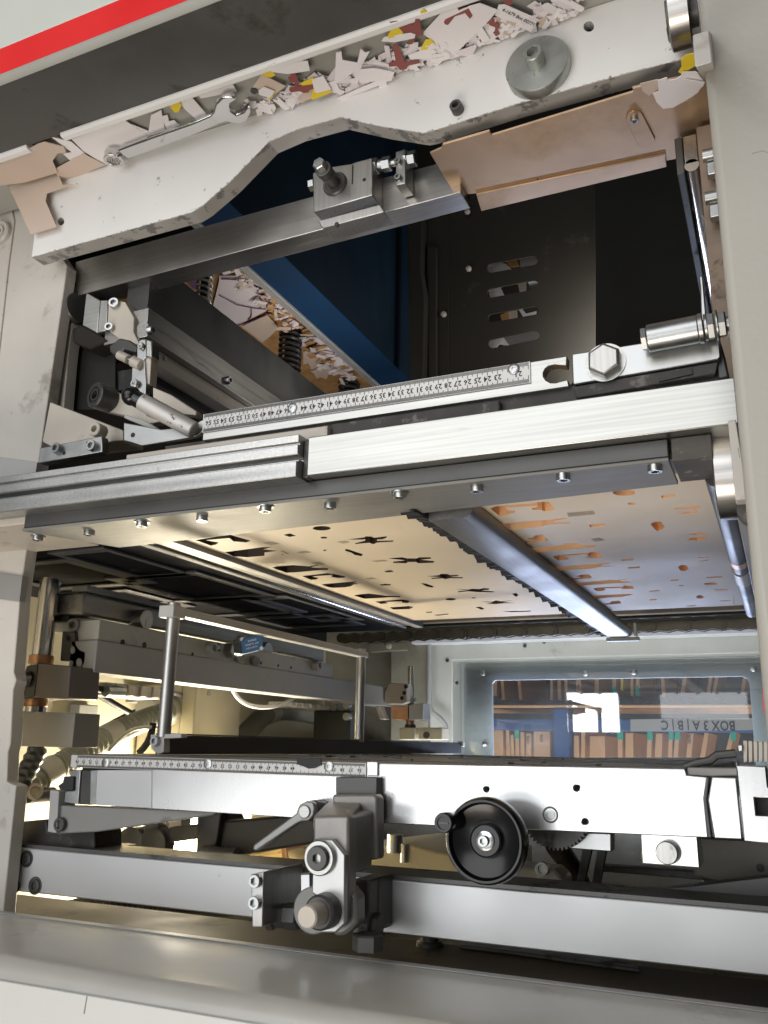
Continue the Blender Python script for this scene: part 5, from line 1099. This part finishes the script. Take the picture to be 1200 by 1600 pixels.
p = pt(860, 1273, Y=LY); G().lathe(p, (0, -1, 0), [(-.001, .0075), (.0005, .0075), (.0005, .0058), (-.0008, .0056)], 24).out('bore_ring', M['dark'], t); G().socket(p, (0, -1, 0), .0048, .001).out('countersunk_bolt', M['zinc'], t)
G().py(LY+.0012, [(153, 1203), (237, 1203), (237, 1263), (150, 1258)], .018).out('shaded_insert', M['barlow'], t, .0005)
G().py(LY+.002, [(141, 1203), (154, 1203), (151, 1258), (140, 1257)], .018).out('rough_edge', M['zinc'], t, .001)
G().py(LY+.004, [(124, 1203), (143, 1203), (141, 1258), (122, 1257)], .018).out('dark_end', M['slab'], t, .001)
G().py(LY+.0015, [(107, 1203), (126, 1203), (122, 1257), (100, 1254), (102, 1236), (114, 1235)], .018).out('end_block', M['zinc'], t, .001)
G().py(LY-.002, [(99, 1213), (115, 1213), (114, 1236), (94, 1235), (90, 1228), (98, 1222)], .02).out('black_catch', M['rubber'], t, .001)
zt3 = pt(600, 1192, Y=LY).z
tt = mat('streaky_table_top', (.20, .185, .17), .42, .35, streak='x', sfreq=25, var=.3, dirt=(.05, .045, .04), damt=.5, dscale=6, dsharp=.15)
G().box(-.80, -.092, LY+.0005, 1.86, zt3-.012, zt3+.0005).out('table_top', tt, t, .001)
G().box(-.80, .04, LY+.022, 1.86, zt3-.02, zt3-.0125).out('under_plate', M['dark'], t)
g = G(); rs = random.Random(9)
for k in range(26):
    x = rs.uniform(-.66, -.12); y = rs.uniform(LY+.05, 1.75); a = rs.uniform(.02, .12); g.box(x, x+a, y, y+rs.uniform(.004, .03), zt3+.0004, zt3+rs.uniform(.0012, .0028))
tag(g.out('raised_strip', M['dark'], t), kind='stuff')
ra, rb = pt(563, 1200, Y=LY), pt(173, 1193, Y=LY); ca = (rb.x-ra.x)/33.
zr0 = (pt(165, 1203, Y=LY).z+pt(560, 1212, Y=LY).z)/2; zr1 = (pt(165, 1184, Y=LY).z+pt(560, 1189, Y=LY).z)/2
rl = ruler(t, pt(112, 1195, Y=LY).x, pt(573, 1200, Y=LY).x, zr1, zr0, LY-.0016, lambda n: ra.x+(n-36)*ca, None, 74, 35, (70, 55, 40, 41, 42, 43))
for x, y in ((165, 1192), (325, 1194), (514, 1198)):
    p = pt(x, y, Y=LY-.0016); G().lathe(p, (0, -1, 0), [(0, .0056), (.001, .0054), (.0016, .0042), (.0016, .0018), (.0006, .0015)], 24).out('screw', M['zinc'], rl)
bl = LP_([(466, 1186), (503, 1186), (504, 1195), (494, 1200), (484, 1201), (478, 1198), (466, 1194)])
for v in bl: v.y -= .002
G().prism(bl, (0, -.0012, 0)).out('black_smear', M['rubber'], rl)
G().py(LY-.003, [(573, 1190), (590, 1191), (590, 1212), (574, 1212)], .003).out('ruler_stop', M['bright'], t, .0006)
G().py(LY+.001, [(1099, 1214), (1108, 1214), (1104, 1250), (1112, 1309), (1104, 1309), (1098, 1250)], .018).out('rough_joint', M['dark'], t, .0008)
G().py(LY+.0005, [(1112, 1214), (1150, 1215), (1160, 1312), (1116, 1310), (1106, 1250)], .018).out('end_piece', M['bright'], t, .001)
G().py(LY+.004, [(1074, 1199), (1152, 1200), (1152, 1212), (1110, 1213), (1074, 1211)], .03).out('step_rail', M['grey'], t, .001)
G().box(-.105, -.03, LY+.01, LY+.03, zt3-.012, zt3+.002).out('dark_catch', M['slab'], t, .002)
zc0 = pt(1120, 1178, Y=.86)
G().tube([pt(x, y, Y=.862) for x, y in ((1070, 1199), (1090, 1192), (1110, 1188), (1120, 1180), (1150, 1177))], .004, 10).out('wavy_spring_strip', M['slab'], t)
eb = G().py(LY-.035, [(1150, 1188), (1152, 1196), (1196, 1198), (1199, 1230), (1205, 1230), (1205, 1318), (1163, 1314)], .06, [[(1178, 1246), (1202, 1246), (1202, 1276), (1181, 1274)]])
t2 = thing('end_stop_block', 'pale steel end block with a square pocket at the right end of the lower table', 'block', pt(1180, 1315, Y=LY-.035))
eb.out('block', M['bright'], t2, .0012)
G().py(LY-.010, [(1170, 1240), (1210, 1240), (1210, 1285), (1172, 1283)], .02).out('pocket_back', M['oily'], t2)
G().py(LY-.034, [(1152, 1164), (1161, 1163), (1161, 1174), (1153, 1174)], .02).out('knob_end', M['bright'], t2, .001)
for k in range(9):
    xk = 1161+k*8; G().py(LY-.030, [(xk, 1157+k*.4), (xk+6, 1157+k*.4), (xk+7, 1160+k*.5), (xk+7, 1190), (xk+1, 1192)], .02).out('comb_tooth', M['grimy'], t2, .0005)

# arms, spring and dark parts below the table
t = thing('swing_arm', 'grey tapering swing arm with one bolt under the left end of the lower table', 'arm', pt(150, 1300, Y=.86))
G().py(.858, [(88, 1258), (340, 1268), (330, 1274), (150, 1300), (88, 1303)], .02).out('arm', M['grey'], t, .0015)
G().py(.853, [(78, 1234), (92, 1236), (88, 1302), (74, 1300)], .03).out('end_cheek', M['greyl'], t, .001)
p = pt(97, 1288, Y=.858); G().socket(p, (0, -1, 0), .0082, .006).out('socket_bolt', M['dark'], t)
o = G().py(.885, [(30, 1284), (72, 1280), (74, 1300), (148, 1296), (148, 1330), (18, 1328), (18, 1302), (30, 1300)], .05).out('dark_pedestal', M['oily'], None, .002); tag(o, 'black pedestal block between swing arm and lower crossbar', 'block')
t = thing('wire_spring', 'loose black wire spring under the swing arm', 'spring', pt(165, 1326, Y=1.0))
path = []
for i in range(81):
    a = 2*math.pi*i/18.; x = 165+17*math.cos(a)+0*i; y = 1288+i*.48+5*math.sin(a); p = pt(x, y, Y=1.0); p.y = 1.0+.013*math.sin(a); path.append(p)
G().tube(path, .0014, 8).out('wire', M['oily'], t)
G().py(1.0, [(143, 1318), (190, 1322), (180, 1330), (140, 1326)], .03).out('spring_base', M['oily'], t)
t = thing('valve_assembly', 'dark valve assembly with nuts in front of the glowing lamp', 'valve', pt(250, 1330, Y=1.2))
w6 = lambda P: zz(P, 3.75, 180, 1240)
G().py(1.2, w6([(10, 225), (180, 205), (480, 180), (490, 265), (240, 300), (40, 320), (5, 310)]), .06).out('valve_body', M['slab'], t, .004)
for c, r, nm in (((95, 310), .030, 'round_end'), ((225, 300), .026, 'round_end')):
    p = pt(*w6([c])[0], Y=1.195); G().lathe(p, (0, -1, 0), [(-.02, r), (.004, r), (.006, r*.8)], 24).out(nm, M['slab'], t)
for c, r in (((240, 178), .022), ((372, 180), .020)):
    p = pt(*w6([c])[0], Y=1.22); G().hexa(p+Vector((0, 0, -.016)), p+Vector((0, 0, .012)), r).out('hex_nut', M['slab' if c[0] < 300 else 'grimy'], t)
t = thing('slanted_arm', 'big dark arm slanting under the middle of the lower table', 'arm', pt(420, 1330, Y=1.02))
G().py(1.02, w6([(480, 110), (625, 115), (640, 160), (1010, 130), (1180, 150), (1180, 290), (900, 335), (560, 390), (475, 370)]), .05).out('arm_body', mat('dark_brown_arm', (.10, .092, .078), .5, .2, var=.12), t, .003)
G().py(1.01, w6([(480, 110), (622, 112), (580, 385), (470, 380)]), .02).out('arm_post', M['slab'], t, .002)
p = pt(*w6([(520, 345)])[0], Y=1.0); G().cyl(p, p+Vector((.05, 0, 0)), .009, 16).out('grease_nipple', M['zinc'], t)
t = thing('work_lamp', 'glowing lamp tubes low inside the machine behind the lower crossbar', 'lamp', pt(278, 1345, Y=1.6))
LYL = 1.6
for x0_, x1_ in ((247, 273), (276, 303)):
    a, b = pt(x0_, 1330, Y=LYL), pt(x1_, 1331, Y=LYL); G().cyl(a, b, .020, 20).out('lamp_tube', M['lamp'], t)
a = pt(275, 1348, Y=LYL); G().box(a.x-.09, a.x+.09, LYL-.01, LYL+.05, a.z-.04, a.z-.005).out('lamp_holder', M['slab'], t)
lp = bpy.data.lights.new('work_lamp_light', 'POINT'); lp.energy = 20; lp.color = (1, .90, .72); lp.shadow_soft_size = .05
lo = bpy.data.objects.new('work_lamp_light', lp); C.objects.link(lo); lo.location = pt(275, 1322, Y=LYL-.06)
t = thing('gold_reflection', 'golden bar standing in for a lamp reflection between dark arm and lower crossbar', 'reflection', pt(440, 1335, Y=1.35))  # gold metal shape painting in the lamp's reflection
G().cyl(pt(350, 1349, Y=1.35), pt(462, 1326, Y=1.35), .030, 32).out('reflection', mat('brass', (.75, .55, .25), .2, 1), t, .002)
G().cyl(pt(455, 1327, Y=1.35), pt(462, 1326, Y=1.35), .032, 32).out('reflection_rim', M['bronze'], t)
o = G().py(1.5, [(440, 1340), (640, 1318), (680, 1330), (760, 1345), (760, 1420), (430, 1420)], .3).out('machine_bed', M['cream'], None, .004); tag(o, 'pale machine bed plate behind the clamp assembly', 'bed plate')
for x, y in ((617, 1332), (632, 1347)):
    p = pt(x, y, Y=1.5); G().cyl(p, p+Vector((0, 0, .03)), .014 if x < 620 else .008, 18).out('bolt', M['zinc'], o)
# right hand clutter below the table
t = thing('spur_gear', 'dark toothed gear half hidden behind the black handwheel', 'gear', pt(870, 1290, Y=.885))
gc = pt(866, 1268, Y=.885); gr = 57*mpp(gc); n = 52; P = []
for k in range(n):
    for f, rr in ((0, gr*.93), (.25, gr*.93), (.4, gr), (.75, gr)):
        a = 2*math.pi*(k+f)/n; P.append(gc+Vector((math.cos(a)*rr, 0, math.sin(a)*rr)))
G().prism(P, (0, .012, 0)).out('toothed_wheel', M['dark'], t)
o = G().py(.90, [(885, 1300), (955, 1302), (955, 1331), (890, 1326)], .02).out('bright_bracket', M['zinc'], None, .001); tag(o, 'bright oil-stained bracket beside the toothed gear', 'bracket')
t = thing('bearing_block', 'pale satin bearing block with a round pin under the right side of the lower table', 'block', pt(1047, 1355, Y=.862))
G().py(.862, [(1000, 1302), (1090, 1305), (1094, 1357), (1003, 1350)], .04).out('block_body', M['bright'], t, .0012)
p = pt(1046, 1331, Y=.862); G().lathe(p, (-.1, -1, 0), [(0, .0102), (.004, .0102), (.004, .0085), (.006, .0085), (.006, .0098), (.011, .0098), (.012, .009)], 30).out('round_pin', M['steelz'], t)
o = G().py(.98, [(1085, 1308), (1215, 1314), (1215, 1385), (1150, 1385), (1085, 1370)], .02).out('brown_plate', mat('brown_plate', (.16, .15, .125), .5, .2, var=.1), None, .002); tag(o, 'dark brown plate with a hole right of the bearing block', 'plate')
p = pt(1188, 1356, Y=.9795); G().cyl(p+Vector((0, .002, 0)), p, .004, 12).out('hole', M['oily'], o)
o = G().py(.93, [(1010, 1390), (1080, 1384), (1215, 1368), (1215, 1425), (1010, 1408)], .02).out('dark_wedge', M['dark'], None, .001); tag(o, 'dark wedge shaped plate above the right end of the lower crossbar', 'plate')
o = G().py(1.05, [(940, 1352), (1160, 1366), (1160, 1380), (940, 1362)], .02).out('dark_flat_bar', M['dark'], None, .001); tag(o, 'dark flat bar in the shadow behind the bearing block', 'bar')
for x, y in ((1112, 1381), (1148, 1384)):
    p = pt(x, y, Y=1.08); o = G().hexa(p, p+Vector((0, -.01, 0)), .011).out('hex_nut', M['dark']); tag(o, ('left' if x < 1120 else 'right')+' of two dark hex nuts in the shadow behind the lower crossbar', 'nut')
o = G().py(1.1, [(805, 1352), (865, 1358), (880, 1372), (880, 1392), (800, 1388)], .05).out('cast_lug', M['frame'], None, .004); tag(o, 'grey cast lug with a screw behind the handwheel', 'lug')
p = pt(848, 1357, Y=1.1); G().socket(p, (0, -1, 0), .008, .006).out('screw', M['zinc'], o)
conduit('bundle of dark ribbed strips hanging behind the toothed gear', [(868, 1320), (890, 1350), (905, 1375), (912, 1392)], -.40, .02, 'oily', ridged=True)
for i, (xa_, xb_) in enumerate(((912, 960), (935, 985))):
    o = G().py(1.0, [(xa_, 1318), (xa_+14, 1318), (xb_-50, 1392), (xb_-62, 1392)], .01).out('dark_strap', M['oily']); tag(o, ('left' if i == 0 else 'right')+' dark diagonal strap below the bright bracket', 'strap')

# ------------------------------------------------------------------ clamp assembly, lever, handwheel
e7 = lambda P: zz(P, 3.158, 470, 1180)
t = thing('hanging_clamp', 'cast grey clamp hanging from the lower table with two bolts through a pale link plate', 'clamp', pt(540, 1460, Y=.79))
cast = mat('grey_casting', (.30, .285, .27), .42, .55, var=.08, vscale=20, bump=.25, bscale=220, dirt=(.17, .16, .15), damt=.25, dscale=25, dsharp=.2)
G().py(.838, e7([(172, 108), (376, 108), (376, 196), (172, 194)]), .012).out('slide_shoe', M['dark'], t, .001)
G().py(.826, e7([(155, 194), (360, 194), (378, 210), (378, 515), (320, 520), (155, 500)]), .018).out('back_flange', cast, t, .0025)
fa, fb = .765, .83
A = [pt(*c, Y=fa) for c in e7([(58, 297), (236, 297), (236, 640), (215, 830), (172, 860), (60, 690)])]
G().prism(A, (0, .018, 0)).out('front_wall', cast, t, .003)
A1 = [pt(*c, Y=fa+.006) for c in e7([(60, 297), (236, 297)])]; B1 = [pt(*c, Y=.828) for c in e7([(300, 232), (130, 228)])]
G().prism(A1+B1, (0, 0, -.014)).out('top_web', cast, t, .003)
W = [pt(*c, X=pt(*e7([(236, 450)])[0], Y=fa).x-.004) for c in e7([(238, 300), (238, 650)])]
xw = W[0].x; zt_w = pt(*e7([(236, 310)])[0], Y=fa).z; zb_w = pt(*e7([(236, 600)])[0], Y=fa).z
G().prism([Vector((xw, fa+.004, zt_w)), Vector((xw, .828, zt_w+.003)), Vector((xw, .828, pt(340, 1340, Y=.828).z+.002)), Vector((xw, fa+.012, zb_w))], (-.016, 0, 0)).out('side_web', cast, t, .003)
G().py(fa-.007, e7([(60, 415), (155, 415), (218, 492), (216, 832), (170, 876), (76, 876), (72, 690), (54, 680)]), .0068).out('link_plate', M['greyl'] if False else mat('satin_link_plate', (.50, .50, .485), .36, .85, var=.06, dirt=(.2, .19, .18), damt=.15, dscale=30, dsharp=.2), t, .0012)
p = pt(*e7([(100, 505)])[0], Y=fa-.007)
b = G().lathe(p, (0, -1, 0), [(0, .0155), (.004, .0155), (.005, .0145), (.005, .0112), (.0042, .011)], 40).out('washer', M['alu'], t)
G().lathe(p, (0, -1, 0), [(0, .0108), (.008, .0108), (.009, .0100), (.009, .0042), (.004, .004)], 32, hexfrom=3).out('socket_bolt', M['dark'], t)
p = pt(*e7([(128, 765)])[0], Y=fa-.007)
G().lathe(p, (0, -1, 0), [(0, .0155), (.014, .0150), (.016, .013)], 36).out('dark_collar', M['dark'], t)
G().lathe(p+Vector((0, -.015, 0)), (0, -1, 0), [(0, .0098), (.021, .0098), (.0225, .0085)], 28).out('round_head_bolt', M['grimy'], t)
G().py(fa+.010, e7([(200, 640), (240, 655), (276, 700), (276, 830), (240, 868), (205, 892), (160, 892), (150, 700)]), .02).out('casting_foot', cast, t, .003)
p = pt(*e7([(72, 762)])[0], Y=fa+.012); G().lathe(p, (0, -1, 0), [(-.012, .0205), (.006, .0205)], 48).out('rear_disc', M['grey'], t, .0015)
t = thing('slide_block', 'dark slide block behind the lower end of the clamp arm', 'block', pt(570, 1455, Y=.83))
G().py(.815, e7([(252, 612), (338, 618), (334, 892), (250, 880)]), .055).out('front_block', M['dark'], t, .0015)
G().py(.835, e7([(338, 604), (384, 604), (382, 860), (334, 890)]), .035).out('side_block', M['slab'], t, .0015)
G().py(.815, e7([(-4, 586), (45, 586), (50, 860), (0, 860)]), .055).out('left_block', M['zinc'], t, .0012)
p = pt(*e7([(330, 915)])[0], Y=.80); G().hexa(p+Vector((0, 0, -.008)), p+Vector((0, 0, .006)), .0145).out('hex_nut', M['dark'], t)
p = pt(*e7([(365, 840)])[0], Y=.83); G().hexa(p+Vector((-.006, 0, 0)), p+Vector((.006, 0, 0)), .0115).out('hex_nut', M['dark'], t)
t = thing('adjust_post', 'steel post with two socket bolts and a horizontal adjusting screw on the lower crossbar', 'post', pt(405, 1448, Y=.79))
G().py(.79, [(392, 1366), (412, 1362), (410, 1449), (394, 1449)], .08).out('post', M['steelz'], t, .001)
for x, y in ((402, 1376), (401, 1410)):
    p = pt(x, y, Y=.79); G().socket(p, (0, -1, 0), .0063, .0065).out('socket_bolt', M['zinc'], t)
pa = pt(410, 1430, Y=.825); pb = pt(472, 1432, Y=.825); pb.y = .825; dv = pb-pa
G().cyl(pa, pb, .0055, 18).out('screw_shank', M['zinc'], t)
for f0, f1, r in ((.15, .35, .0135), (.36, .62, .0115), (.62, .95, .0125)):
    G().hexa(pa+dv*f0, pa+dv*f1, r).out('hex_nut', M['slab'], t)
t = thing('release_lever', 'flat tapered grey release lever with a bright pin left of the clamp arm', 'lever', pt(440, 1300, Y=.80))
lv = w6([(805, 322), (812, 300), (1060, 115), (1068, 88), (1080, 65), (1120, 44), (1158, 52), (1168, 80), (1160, 130), (1130, 160), (1085, 165), (1060, 178), (830, 332), (815, 336)])
G().py(.822, lv, .009).out('lever', M['greyl'] if False else mat('worn_lever_grey', (.33, .325, .315), .4, .6, var=.1, dirt=(.15, .14, .13), damt=.2, dscale=40), t, .0025, seg=3)
G().py(.831, w6([(1120, 44), (1165, 38), (1200, 55), (1200, 90), (1165, 140), (1110, 160), (1090, 120)]), .018).out('hub', M['dark'], t, .002)
p = pt(*w6([(1112, 106)])[0], Y=.822); G().lathe(p, (0, -1, 0), [(0, .0066), (.0012, .0066), (.002, .0058)], 28).out('pin', M['alu'], t)
# handwheel
t = thing('handwheel', 'glossy black handwheel with a small crank knob on the bright lower table', 'handwheel', pt(757, 1380, Y=.80))
WY = .792; c = pt(757, 1314, Y=WY); k = mpp(c); Rw = 66*k
G().lathe(c+Vector((0, 0, 0)), (0, -1, 0), [(-.022, .012), (-.022, Rw*.80), (-.018, Rw*.93), (-.012, Rw*.99), (-.005, Rw*1.0), (.001, Rw*.97), (.0035, Rw*.925), (.0035, Rw*.875), (.0005, Rw*.835), (-.002, Rw*.82), (-.0055, Rw*.60), (-.0075, Rw*.32), (-.0070, .0155), (-.003, .0145), (-.0022, .013), (-.0022, .0001)], 80).out('wheel', M['black'], t, 0, 28)
G().lathe(c+Vector((0, .002, 0)), (0, -1, 0), [(0, .0086), (.0012, .0086), (.0016, .008), (.0016, .0001)], 32).out('hub_washer', M['bright'], t)
G().socket(c+Vector((0, .0008, 0)), (0, -1, 0), .0048, .006).out('hub_bolt', M['zinc'], t)
kp = pt(*e7([(716, 330)])[0], Y=WY-.022); kb = pt(*e7([(765, 322)])[0], Y=WY)
kp = kb+Vector((0, -.034, 0))
kn = G().lathe(kb, (0, -1, 0), [(-.008, .0085), (.010, .0078), (.012, .0085), (.032, .0088), (.034, .0078), (.034, .0055), (.0325, .0052)], 28).out('crank_knob', M['black'], t)
G().box(kb.x-.0045, kb.x+.0045, kp.y+.0005, kp.y+.003, kb.z-.0006, kb.z+.0006).out('screw_slot', M['slab'], kn)
G().cyl(Vector((c.x, .81, c.z)), Vector((c.x, LY+.001, c.z)), .011, 24).out('shaft', M['dark'], t)

# ------------------------------------------------------------------ lower crossbar, brown ledge, sill
t = thing('lower_crossbar', 'wide satin grey crossbar across the bottom of the opening', 'crossbar', (-.4, .87, -.2))
za_ = pt(600, 1373, Y=.87).z; zb_ = (pt(600, 1460, Y=.87).z+pt(1200, 1520, Y=.87).z+pt(395, 1437, Y=.87).z)/3
G().box(-.92, .03, .87, .92, zb_, za_).out('bar', M['barlow'], t, .0015)
G().box(-.92, .03, .8715, .93, za_+.0002, za_+.004).out('dark_top_edge', M['dark'], t)
for x, y, r in ((42, 1342, .010), (22, 1385, .0095), (55, 1384, .0105)):
    p = pt(x, y, Y=.87); G().lathe(p, (0, -1, 0), [(0, r), (.0006, r), (.0006, r*.8), (-.0004, r*.78), (.0016, r*.7), (.002, r*.4), (.0005, r*.38)], 24).out('sunk_bolt', M['slab'], t)
o = G().box(-1.2, .06, .846, 1.02, -.235, -.217).out('brown_ledge', mat('oily_brown_ledge', (.085, .072, .055), .65, .0, var=.2, dirt=(.05, .045, .035), damt=.4, dscale=8), None, .001); tag(o, 'dark oily brown ledge between the lower crossbar and the glossy sill', 'ledge')
p = pt(672, 1478, Z=-.217)
G().lathe(p, (0, 0, 1), [(0, .0155), (.004, .0155), (.006, .013), (.006, .0095), (.020, .0095), (.021, .008), (.021, .005), (.012, .005)], 28).out('socket_bolt', M['dark'], o)
o = G().prism([pt(x, y, Z=-.2165) for x, y in ((720, 1472), (860, 1484), (980, 1500), (1000, 1520), (940, 1512), (800, 1492), (716, 1482))], (0, 0, .004)).out('oil_cover', M['dark'], None, .001); tag(o, 'thin dark cover strip lying on the brown ledge', 'strip')
t = thing('front_sill', 'glossy grey front sill with a rounded pale front edge along the bottom', 'sill', (-.45, .75, -.3))
pr = [(.842, -.204), (.838, -.200), (.690, -.200)]+[(.690-.022*math.sin(a), -.222+.022*math.cos(a)) for a in (R(11.25*k) for k in range(1, 9))]+[(.668, -.60), (.68, -.60), (.842, -.60)]
G().prism([(-1.3, y, z) for y, z in pr], (1.42, 0, 0)).out('sill_sheet', M['sill'], t, 0, 30)
G().box(-1.3, .12, .6655, .6678, -.60, -.216).out('front_face', M['sillf'], t, .001)
G().box(-1.3, .12, .828, .8385, -.1998, -.1985).out('back_edge', M['greyl'], t, .0005)
sm = G().prism([pt(x, y, Y=.6653) for x, y in ((135.4, 1556), (136.6, 1556), (132, 1584), (130.5, 1584))], (0, -.0003, 0)).out('scratch', M['grey'], t)
